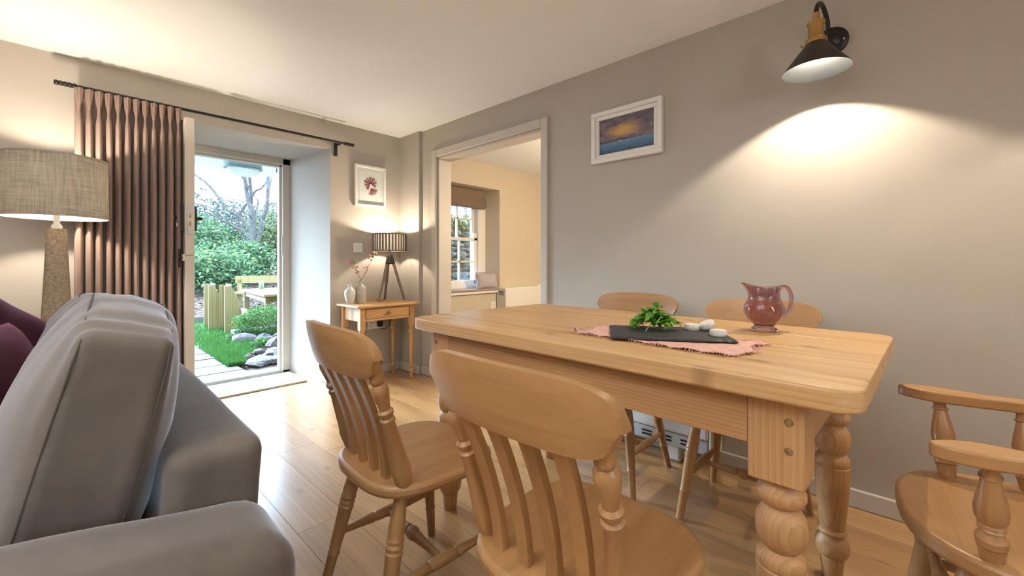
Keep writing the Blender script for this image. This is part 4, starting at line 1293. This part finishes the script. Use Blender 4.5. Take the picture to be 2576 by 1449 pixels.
M['paver'] = plo('slate_paver', (.10, .115, .12), .45, var=.25, vscale=6, bmp=.3, bscale=30)
M['mortar'] = plo('pale_mortar', (.24, .25, .25), .9)
path = S(Box(-1.6, 1.27, 4.42, 9.3, -.10, -.052).build('path', M['mortar'], angle=None))
rp = random.Random(2)
y = 4.44
while y < 9.2:
    d_ = rp.uniform(.36, .44)
    x = -1.6
    while x < 1.2:
        w_ = rp.uniform(.8, 1.2)
        x2 = min(x + w_, 1.27 + .0 * y)
        if x2 - x > .1: MB().box(x + .012, x2 - .006, y + .012, y + d_ - .012, -.07, -.042 + rp.uniform(-.003, .003)).build('slab', M['paver'], path, bevel=.008)
        x = x2
        if x >= 1.26: break
    y += d_

M['chip'] = lfo('bark_chip', [(.16, .085, .055), (.34, .21, .15), (.50, .36, .28)], .9, 0)
c = MB(); r = random.Random(8)
for i in range(9000):
    if i < 7000:
        y = 9.3 + 5.8 * r.random() ** 1.3; x = 1.5 + .1 * y + r.uniform(-1.2, 3.2)
    else:
        y = r.uniform(5.0, 7.0); x = lawn_right(y) + r.uniform(0.02, 1.2)
    z = gz(x, y) + .004
    s_ = r.uniform(.015, .04); a = r.uniform(0, PI); t = r.uniform(-.5, .5)
    ux, uy = math.cos(a) * s_, math.sin(a) * s_; vx, vy = -math.sin(a) * s_ * .4, math.cos(a) * s_ * .4
    c.add([(x - ux - vx, y - uy - vy, z), (x + ux - vx, y + uy - vy, z + t * s_ * .5), (x + ux + vx, y + uy + vy, z + .01), (x - ux + vx, y - uy + vy, z + .01)], [(0, 1, 2, 3)])
tag(c.build('bark_chips', M['chip'], angle=None, fix=False), 'scattered bark chips covering the bed behind the lawn', 'bark chips', kind='stuff')

M['sleeper'] = wood('weathered_sleeper', (.05, .045, .045), (.095, .085, .08), (.15, .135, .125), 0, .85, .8, False)
def sleeper(label, loc, L, rz):
    o = MB().box(-L / 2, L / 2, -.08, .08, 0, .13).build('timber_sleeper', M['sleeper'], bevel=.012)
    o.location = loc; o.rotation_euler = (0, 0, rz); tag(o, label, 'sleeper', 'weathered sleepers edging the beds'); return o
sleeper('weathered sleeper at the near corner of the shrub bed', (1.98, 7.02, -.06), .62, .05)
sleeper('long weathered sleeper along the back of the lawn', (1.9, 9.35, -.07), 2.6, -.12)

M['rock'] = plo('garden_rock', (.23, .21, .21), .85, var=.55, vscale=7, bmp=.8, bscale=18)
def rock_mesh(seed):
    bm = bmesh.new(); bmesh.ops.create_icosphere(bm, subdivisions=2, radius=1)
    for v in bm.verts:
        n = noise.noise(v.co * 1.1 + Vector((seed * 7.1, 0, 0))) * .45 + noise.noise(v.co * 2.7 + Vector((seed, 3, 1))) * .18
        v.co *= (1 + n)
    me = bpy.data.meshes.new('rock'); bm.to_mesh(me); bm.free(); me.materials.append(M['rock'])
    return me
rks = [rock_mesh(i) for i in range(6)]
rl = [('large dark rock at the edge of the shrub bed', 1.93, 5.78, .18, .13, .11), ('flat pale rock nearest the door sill', 1.50, 5.18, .22, .15, .045), ('rock beside the sleeper end', 1.72, 6.62, .17, .14, .09),
      ('jagged rock behind the flat pale rock', 1.72, 5.42, .16, .12, .06), ('low rock against the door frame side', 1.80, 5.20, .17, .13, .07), ('rounded rock above the large dark one', 2.05, 6.12, .16, .13, .12),
      ('small rock at the lawn edge', 1.44, 5.40, .07, .06, .04), ('grey rock under the clipped bush', 1.88, 6.32, .13, .11, .09), ('small pale rock between bigger rocks', 1.62, 5.62, .07, .06, .05), ('dark rock at the far right of the bed', 2.2, 5.95, .16, .14, .12),
      ('pebble sized rock near the orange leaf', 1.52, 5.60, .045, .04, .03), ('broad low rock by the sill corner', 1.66, 5.08, .15, .10, .04)]
for i, (lab, x, y, a, b, h) in enumerate(rl):
    o = inst('rock', rks[i % 6], None, (x, y, -.06 + h * .5), (0, 0, i * 1.3), (a, b, h)); tag(o, lab, 'rock', 'rocks edging the shrub bed')
lf = MB().grid(lambda a, b: ((a - .5) * .07, (b - .5) * .06 * math.sin(a * PI * .9 + .15), .02 * abs(b - .5) + .015 * math.sin(a * 3)), 6, 4).build('fallen_leaf', plo('orange_leaf', (.55, .14, .02), .7))
lf.location = (1.43, 5.33, .0); lf.rotation_euler = (.5, .3, 1); tag(lf, 'orange fallen leaf at the corner of the lawn', 'leaf')

def foliage(n, c, rad, size, seed, shell=.45, flat=.0, aspect=.45):
    m = MB(); r = random.Random(seed)
    for i in range(n):
        d = Vector((r.gauss(0, 1), r.gauss(0, 1), r.gauss(0, 1))).normalized()
        k = (shell + (1 - shell) * r.random()) * (1 + .28 * noise.noise(d * 2.2 + Vector((seed, 0, 0))) + .10 * noise.noise(d * 6 + Vector((seed, 0, 5))))
        p = Vector((c[0] + d.x * rad[0] * k, c[1] + d.y * rad[1] * k, c[2] + d.z * rad[2] * k))
        if p.z < 0.0: p.z = abs(p.z) * .3
        a = Vector((r.gauss(0, 1), r.gauss(0, 1), r.gauss(0, .6) + flat)).normalized()
        b = a.cross(Vector((r.gauss(0, 1), r.gauss(0, 1), r.gauss(0, 1)))).normalized()
        L = size * r.uniform(.6, 1.3); w_ = L * aspect
        m.add([p - a * L * .5, p + b * w_ * .5, p + a * L * .5, p - b * w_ * .5], [(0, 1, 2, 3)])
    return m
def stems(n, rad, h, seed, r0=.012):
    m = MB(); r = random.Random(seed)
    for i in range(n):
        a = r.uniform(0, 2 * PI); pts = [(r.uniform(-.08, .08), r.uniform(-.08, .08), -.05)]
        for j in range(1, 5):
            pts.append((math.cos(a) * rad * j / 4 + r.uniform(-.08, .08), math.sin(a) * rad * j / 4 + r.uniform(-.08, .08), h * j / 4 * r.uniform(.85, 1.1)))
        m.tube(pts, [r0, r0 * .8, r0 * .65, r0 * .5, r0 * .3], 5)
    return m
M['stem'] = plo('shrub_stem', (.25, .15, .10), .8)
LM = {'box': lfo('box_leaf', [(.05, .16, .025), (.10, .30, .05), (.22, .46, .10)], .75, .25),
      'rhodo': lfo('rhododendron_leaf', [(.04, .13, .05), (.10, .26, .10), (.22, .40, .18), (.40, .46, .14)], .75, .25),
      'dark': lfo('evergreen_leaf', [(.015, .05, .035), (.035, .10, .06), (.07, .17, .09)], .6, .15),
      'olive': lfo('olive_leaf', [(.07, .13, .04), (.17, .26, .07), (.36, .38, .10)], .6, .2),
      'blue': lfo('blue_evergreen_leaf', [(.03, .07, .06), (.06, .13, .11), (.10, .20, .17)], .6, .15)}
def shrub(name, label, loc, rad, n, size, seed, mat, st=6, shell=.45, cat_='shrub', lift=1.0):
    t = thing(name, label, cat_, loc, 0, 'shrubs and bushes in the garden')
    foliage(n, (0, 0, rad[2] * lift), rad, size, seed, shell).build('foliage', LM[mat], t, angle=None, fix=False)
    if st: stems(st, rad[0] * .7, rad[2] * 1.3 * lift, seed).build('stem', M['stem'], t)
    return t
shrub('clipped_bush', 'bright green small leaved clipped bush beside the timber table', (2.07, 6.98, -.06), (.40, .42, .23), 5200, .034, 11, 'box', 8, .6)
shrub('rhododendron', 'leafy rhododendron with tan branches behind the timber chairs', (2.55, 12.6, gz(0, 12.6) - .05), (1.15, .9, .62), 3800, .13, 12, 'rhodo', 22, .35)
shrub('rhododendron', 'rhododendron clump at the foot of the bare tree', (3.75, 14.2, gz(0, 14.2) - .05), (.95, .8, .68), 3000, .13, 13, 'rhodo', 12, .35)
shrub('conifer_shrub', 'dark green shrub right of the bare tree by the door frame', (5.0, 13.3, gz(0, 13.3)), (.62, .62, .80), 3800, .09, 14, 'dark', 4, .4)
shrub('tall_shrub', 'yellow green tall shrub behind the bare tree trunk', (5.6, 16.6, gz(0, 16.6)), (1.7, 1.1, 1.35), 4200, .14, 15, 'olive', 10, .3)
shrub('tall_shrub', 'pale green tall shrub behind the rhododendron', (3.1, 16.5, gz(0, 16.5)), (1.6, 1.1, 1.05), 3800, .14, 16, 'rhodo', 10, .3)
shrub('evergreen_tree', 'blue green evergreen far behind at the left of the doorway view', (4.2, 20.5, gz(0, 20.5)), (2.4, 1.5, 1.5), 5200, .16, 17, 'blue', 6, .3, 'tree', 1.05)
shrub('evergreen_tree', 'blue green evergreen far behind at the right of the doorway view', (7.4, 21.0, gz(0, 21)), (2.2, 1.5, 1.55), 5200, .16, 18, 'blue', 6, .3, 'tree', 1.05)
shrub('ground_plant', 'low trailing plant between the rocks', (1.78, 6.05, -.05), (.16, .18, .06), 500, .035, 19, 'box', 0, .2)
shrub('ground_plant', 'tuft of leaves in front of the sleeper', (1.66, 6.82, -.05), (.12, .10, .06), 350, .035, 20, 'rhodo', 0, .2)

# the bare tree
M['bark'] = plo('grey_bark', (.20, .185, .175), .9, var=.35, vscale=9, bmp=.8, bscale=25)
BR = [
[(0.0, 0.0, 0.0, 0.135), (-0.01, 0.01, 0.3, 0.13), (-0.03, 0.03, 0.84, 0.122), (-0.05, 0.05, 1.27, 0.125)],
[(-0.06, 0.06, 1.25, 0.103), (-0.07, 0.08, 1.65, 0.097), (-0.09, 0.09, 2.06, 0.092), (-0.11, 0.12, 2.27, 0.081), (-0.19, 0.2, 2.6, 0.065), (-0.23, 0.25, 3.01, 0.054), (-0.26, 0.28, 3.41, 0.049), (-0.28, 0.3, 3.82, 0.038), (-0.31, 0.33, 4.36, 0.022)],
[(-0.11, 0.11, 2.44, 0.043), (-0.19, -0.09, 2.83, 0.048), (-0.27, -0.29, 3.11, 0.042), (-0.33, -0.52, 3.31, 0.036), (-0.4, -0.74, 3.62, 0.025), (-0.44, -0.99, 4.02, 0.015)],
[(-0.16, 0.17, 2.87, 0.035), (-0.33, 0.12, 3.19, 0.032), (-0.52, 0.09, 3.34, 0.029), (-0.67, 0.02, 3.52, 0.023), (-0.82, -0.05, 3.79, 0.013)],
[(0.01, -0.02, 1.25, 0.07), (0.09, -0.1, 1.62, 0.068), (0.13, -0.13, 1.95, 0.065), (0.2, -0.21, 2.25, 0.06), (0.23, -0.24, 2.6, 0.054), (0.24, -0.25, 3.01, 0.051), (0.25, -0.26, 3.33, 0.049), (0.25, -0.27, 3.68, 0.038), (0.27, -0.29, 4.22, 0.022)],
[(0.22, -0.23, 2.55, 0.027), (0.36, -0.04, 3.05, 0.025), (0.49, 0.18, 3.43, 0.022), (0.62, 0.4, 3.92, 0.014)],
[(-0.13, 0.14, 1.33, 0.06), (-0.27, 0.32, 1.57, 0.049), (-0.36, 0.45, 1.82, 0.038), (-0.37, 0.49, 2.04, 0.035), (-0.26, 0.39, 2.29, 0.033), (-0.18, 0.33, 2.45, 0.033), (-0.08, 0.26, 2.62, 0.03), (0.01, 0.19, 2.84, 0.027), (0.14, 0.08, 2.93, 0.025), (0.25, -0.01, 3.12, 0.019), (0.28, -0.02, 3.35, 0.014)],
[(-0.26, 0.28, 1.54, 0.046), (-0.55, 0.35, 1.74, 0.035), (-0.77, 0.35, 1.84, 0.032), (-1.01, 0.37, 2.0, 0.029), (-1.26, 0.4, 2.11, 0.023), (-1.56, 0.48, 2.13, 0.018), (-1.85, 0.56, 2.19, 0.013)],
[(-0.39, 0.42, 1.83, 0.027), (-0.58, 0.59, 1.95, 0.024), (-0.74, 0.71, 2.02, 0.022), (-0.86, 0.8, 2.18, 0.022), (-1.08, 1.0, 2.34, 0.019), (-1.34, 1.25, 2.42, 0.016), (-1.61, 1.49, 2.57, 0.011)],
[(-0.11, 0.12, 1.57, 0.041), (-0.28, 0.3, 1.9, 0.038), (-0.41, 0.43, 2.08, 0.035), (-0.6, 0.62, 2.22, 0.035), (-0.69, 0.71, 2.38, 0.038), (-0.84, 0.87, 2.68, 0.038), (-0.97, 1.0, 2.92, 0.038), (-1.12, 1.15, 3.13, 0.035), (-1.31, 1.34, 3.32, 0.032), (-1.51, 1.55, 3.54, 0.024), (-1.77, 1.82, 3.81, 0.013)],
[(-0.01, 0.01, 2.22, 0.019), (0.02, -0.26, 1.96, 0.016), (0.09, -0.58, 1.8, 0.013), (0.2, -0.93, 1.87, 0.013), (0.33, -1.31, 2.03, 0.01), (0.48, -1.71, 2.14, 0.008)],
[(-0.09, 0.09, 1.92, 0.024), (0.09, 0.17, 2.49, 0.025), (0.08, 0.47, 2.69, 0.02), (0.08, 0.74, 2.92, 0.014)],
[(-0.1, 0.1, 1.95, 0.022), (-0.26, -0.17, 2.05, 0.019), (-0.45, -0.43, 2.09, 0.015), (-0.66, -0.65, 2.33, 0.01)],
[(0.13, -0.13, 1.92, 0.019), (0.24, -0.39, 2.4, 0.016), (0.38, -0.66, 2.38, 0.013), (0.51, -0.93, 2.32, 0.011)]]
tr = thing('bare_tree', 'bare grey tree with spreading branches standing beyond the lawn', 'tree', (4.138, 14.624, .42))
rt = random.Random(31)
tw = MB()
def twig(p, d, L, r0, depth):
    pts = [p]; q = p.copy(); dd = d.copy()
    n = 4
    for i in range(n):
        dd = (dd + Vector((rt.gauss(0, .22), rt.gauss(0, .22), rt.gauss(.06, .18)))).normalized()
        q = q + dd * L / n; pts.append(q.copy())
    tw.tube(pts, [r0 * (1 - .8 * i / n) for i in range(n + 1)], 3, False)
    if depth:
        for k in range(3):
            i = rt.randint(1, n)
            twig(pts[i], (dd + Vector((rt.gauss(0, .7), rt.gauss(0, .7), rt.gauss(.2, .5)))).normalized(), L * .6, r0 * .55, depth - 1)
for bi, b in enumerate(BR):
    pts = cat([p[:3] for p in b], 4)
    rads = []
    for i in range(len(b) - 1):
        for s in range(4): rads.append(b[i][3] + (b[i + 1][3] - b[i][3]) * s / 4)
    rads.append(b[-1][3])
    MB().tube(pts, rads, 9).build('trunk' if bi == 0 else 'branch', M['bark'], tr)
    if bi:
        for i in range(3, len(pts), 2):
            if rads[i] < .055:
                d = (pts[i] - pts[i - 1]).normalized()
                twig(Vector(pts[i]), (d + Vector((rt.gauss(0, .8), rt.gauss(0, .8), rt.gauss(.2, .6)))).normalized(), rt.uniform(.5, .9), .007, 2)
S(tw.build('twigs', M['bark'], tr, angle=None, fix=False), 'stuff')
def bare_bush(label, loc, n, h, seed):
    global tw
    t = thing('bare_thicket', label, 'tree', loc)
    tw = MB()
    rt.seed(seed)
    for i in range(n):
        p = Vector((rt.uniform(-1.6, 1.6), rt.uniform(-.5, .5), 0))
        twig(p, Vector((rt.gauss(0, .25), rt.gauss(0, .2), 1)).normalized(), h * rt.uniform(.7, 1.1), .02, 3)
    S(tw.build('twigs', M['purple_bark'], t, angle=None, fix=False), 'stuff')
M['purple_bark'] = plo('violet_brown_bark', (.16, .13, .15), .9)
bare_bush('violet brown leafless thicket rising behind the evergreens at left', (3.3, 18.3, .6), 18, 2.7, 5)
bare_bush('violet brown leafless thicket rising behind the evergreens at right', (6.2, 18.6, .6), 14, 2.5, 6)

# garden furniture
def garden_chair(label, loc, rz):
    t = thing('garden_chair', label, 'garden chair', loc, rz, 'rustic timber chairs on the lawn')
    prof = [(-.08, 0), (.05, 0), (.13, .22), (.14, .32), (.09, .52), (-.01, .735), (-.08, .735)]
    R90 = Matrix.Rotation(PI / 2, 4, 'X')
    for yy in (-.24, .24):
        MB().prism(prof, -yy - .022, -yy + .022, R90).build('side_plank', M['treated'], t, bevel=.004)
    for zz in (.36, .47, .58, .68):
        xq = .14 - max(0, zz - .32) * .32 - .005
        MB().box(xq - .02, xq + .0, -.22, .22, zz, zz + .075).build('back_slat', M['treated'], t, bevel=.003)
    for xx in (.12, .22, .32, .42):
        MB().box(xx, xx + .085, -.23, .23, .26, .285).build('seat_slat', M['treated'], t, bevel=.003)
    for yy in (-.195, .195):
        MB().box(.0, .50, yy - .02, yy + .02, .10, .155).build('rail', M['treated'], t)
        MB().box(.44, .50, yy - .025, yy + .025, 0, .26).build('front_leg', M['treated'], t)
    return t
garden_chair('timber garden chair nearer the clipped bush', (1.80, 7.79, -.06), math.radians(-4))
garden_chair('timber garden chair further left on the lawn', (1.705, 8.34, -.06), math.radians(-4))
gt = thing('garden_table', 'chunky timber garden table behind the clipped bush', 'garden table', (2.82, 8.78, -.06), math.radians(85))
for i in range(5):
    MB().box(-1.04, 1.04, -.42 + i * .17, -.42 + i * .17 + .162, .52, .56).build('board', M['treated'], gt, bevel=.004)
for s in (-1, 1):
    MB().box(-.9, .9, s * .34 - .02, s * .34 + .02, .42, .52).build('apron', M['treated'], gt)
    MB().box(s * .9 - .02, s * .9 + .02, -.34, .34, .42, .52).build('apron', M['treated'], gt)
    for u in (-1, 1):
        MB().box(s * .9 - .04, s * .9 + .04, u * .34 - .04, u * .34 + .04, 0, .52).build('leg', M['treated'], gt)
gb = thing('garden_bench', 'low timber bench on the far side of the garden table', 'bench', (3.05, 10.45, .06), math.radians(-30))
MB().box(-.50, .50, -.03, .02, .52, .68).build('back_board', M['treated'], gb, bevel=.004)
MB().box(-.50, .50, -.35, -.03, .30, .34).build('seat_board', M['treated'], gb, bevel=.004)
for s in (-1, 1):
    MB().box(s * .42 - .04, s * .42 + .04, -.03, .03, 0, .60).build('leg', M['treated'], gb)
    MB().box(s * .42 - .04, s * .42 + .04, -.33, -.26, 0, .30).build('leg', M['treated'], gb)
jar = thing('glass_jar', 'glass jar with a light top on the garden table', 'jar', (2.80, 9.60, .5005))
MB().lathe([(.001, 0), (.045, 0), (.048, .01), (.048, .10), (.035, .125), (.034, .14)], 20).build('jar_body', M['jar'] if 'jar' in M else M.setdefault('jar', plo('jar_green', (.30, .42, .22), .2)), jar)
MB().lathe([(.037, .135), (.037, .165), (.001, .167)], 20).build('lid', M['white_plastic'], jar)

# porch ceiling with its lamps
porch = S(bpy.data.objects.new('porch_ceiling', None)); COL.objects.link(porch)
for i in range(13):
    MB().box(-1.5, 4.6, 4.44 + i * .113, 4.44 + i * .113 + .109, 2.15, 2.175).build('soffit_board', M['white'], porch, bevel=.006)
MB().box(-1.5, 4.6, 5.905, 5.945, 2.13, 2.30).build('fascia', M['white'], porch)
MB().box(-1.6, 4.7, 4.42, 6.0, 2.18, 2.32).build('porch_roof', M['sill'], porch)
bk = thing('bulkhead_light', 'grey bulkhead light with ribbed diffuser on the porch ceiling', 'light fitting', (1.36, 5.27, 2.15), math.radians(0))
M['bulk'] = plain('blue_grey_plastic', (.20, .29, .31), .5)
M['ribbed'] = plain('frosted_ribbed', (.70, .76, .80), .4)
MB().prism([(-.15, -.08), (.15, -.08), (.17, -.05), (.17, .05), (.15, .08), (-.15, .08), (-.17, .05), (-.17, -.05)], -.085, 0).build('housing', M['bulk'], bk, bevel=.006)
MB().prism([(-.155, -.088), (.155, -.088), (.178, -.055), (.178, .055), (.155, .088), (-.155, .088), (-.178, .055), (-.178, -.055)], -.10, -.085).build('rim', M['bulk'], bk, bevel=.003)
dmm = MB(); nn = 96; vs = []
for z, k in ((-.10, 1.0), (-.13, .95), (-.16, .82), (-.175, .62)):
    for i in range(nn):
        a = 2 * PI * i / nn
        rr = 1 + .03 * (1 if i % 2 else -1)
        vs.append((.145 * k * sup(math.cos(a), .7) * rr, .075 * k * sup(math.sin(a), .7) * rr, z))
fs = [(l * nn + i, l * nn + (i + 1) % nn, (l + 1) * nn + (i + 1) % nn, (l + 1) * nn + i) for l in range(3) for i in range(nn)] + [tuple(3 * nn + i for i in range(nn))]
dmm.add(vs, fs); dmm.build('diffuser', M['ribbed'], bk, angle=20)
sn = thing('outdoor_sensor', 'dark waisted security sensor under the porch ceiling', 'sensor', (1.665, 5.03, 2.15))
M['teal'] = plain('dark_teal_plastic', (.008, .03, .04), .35)
MB().lathe([(.03, 0), (.05, -.012), (.052, -.05), (.040, -.07), (.050, -.09), (.052, -.125), (.045, -.132)], 24, cap=True).build('housing', M['teal'], sn)
MB().lathe([(.044, -.132), (.040, -.142), (.001, -.145)], 24).build('lens', M['ribbed'], sn)
MB().box(-.075, -.045, -.02, .02, -.055, -.01).build('hood', M['teal'], sn, bevel=.004)

# outside the next room's window: dry stone wall, ferns, trunk
dw = thing('dry_stone_wall', 'mossy dry stone wall seen through the next room window', 'stone wall', (0, 5.75, 0))
M['stone'] = plo('mossy_stone', (.27, .28, .25), .9, var=.5, vscale=9, bmp=.8, bscale=25)
M['moss'] = plo('dark_moss_gap', (.03, .05, .02), .95)
stn = [rock_mesh(20 + i) for i in range(6)]
for m_ in stn: m_.materials.clear(); m_.materials.append(M['stone'])
MB().box(3.2, 6.4, .05, .5, -.2, 1.50).build('core', M['moss'], dw)
rw = random.Random(6)
z = .05
while z < 1.52:
    hh = rw.uniform(.07, .12); x = 3.2 + rw.uniform(0, .1)
    while x < 6.3:
        ww = rw.uniform(.13, .30)
        inst('stone', stn[rw.randint(0, 5)], dw, (x + ww / 2, .05 + rw.uniform(-.02, .02), z + hh / 2), (rw.uniform(-.1, .1), rw.uniform(-.1, .1), rw.choice((0, PI))), (ww * .56, .11, hh * .58))
        x += ww
    z += hh
def at(t_, x, y, z): t_.location = (x, y, z); return t_
S(MB().box(2.0, 8, 4.31, 5.9, -.3, -.06).build('side_ground', M['lawn']))
at(shrub('fern', 'pale green ferns arching over the top of the stone wall', (4.7, 5.95, 1.40), (.95, .25, .22), 1500, .11, 41, 'olive', 0, .1), 4.75, 5.9, 1.45)
shrub('ivy', 'green ivy growing up the foot of the stone wall', (4.5, 5.42, -.06), (.75, .14, .42), 2200, .05, 42, 'box', 10, .2)
tk = thing('leaning_trunk', 'dark leaning tree trunk beyond the stone wall', 'tree', (5.7, 6.9, 0))
MB().tube([(.0, 0, 0), (-.06, 0, .9), (-.12, 0, 1.55), (-.32, 0, 2.05), (-.62, 0, 2.6), (-.8, 0, 3.4)], [.14, .11, .095, .085, .07, .04], 10).build('trunk', M['bark'], tk)
bare_bush('leafless twigs above the stone wall beyond the next room window', (6.6, 8.6, .8), 26, 2.4, 9)
shrub('evergreen_tree', 'dark evergreen behind the stone wall', (8.2, 11.0, 0), (2.2, 1.0, 1.1), 2600, .15, 44, 'blue', 4, .3, 'tree')
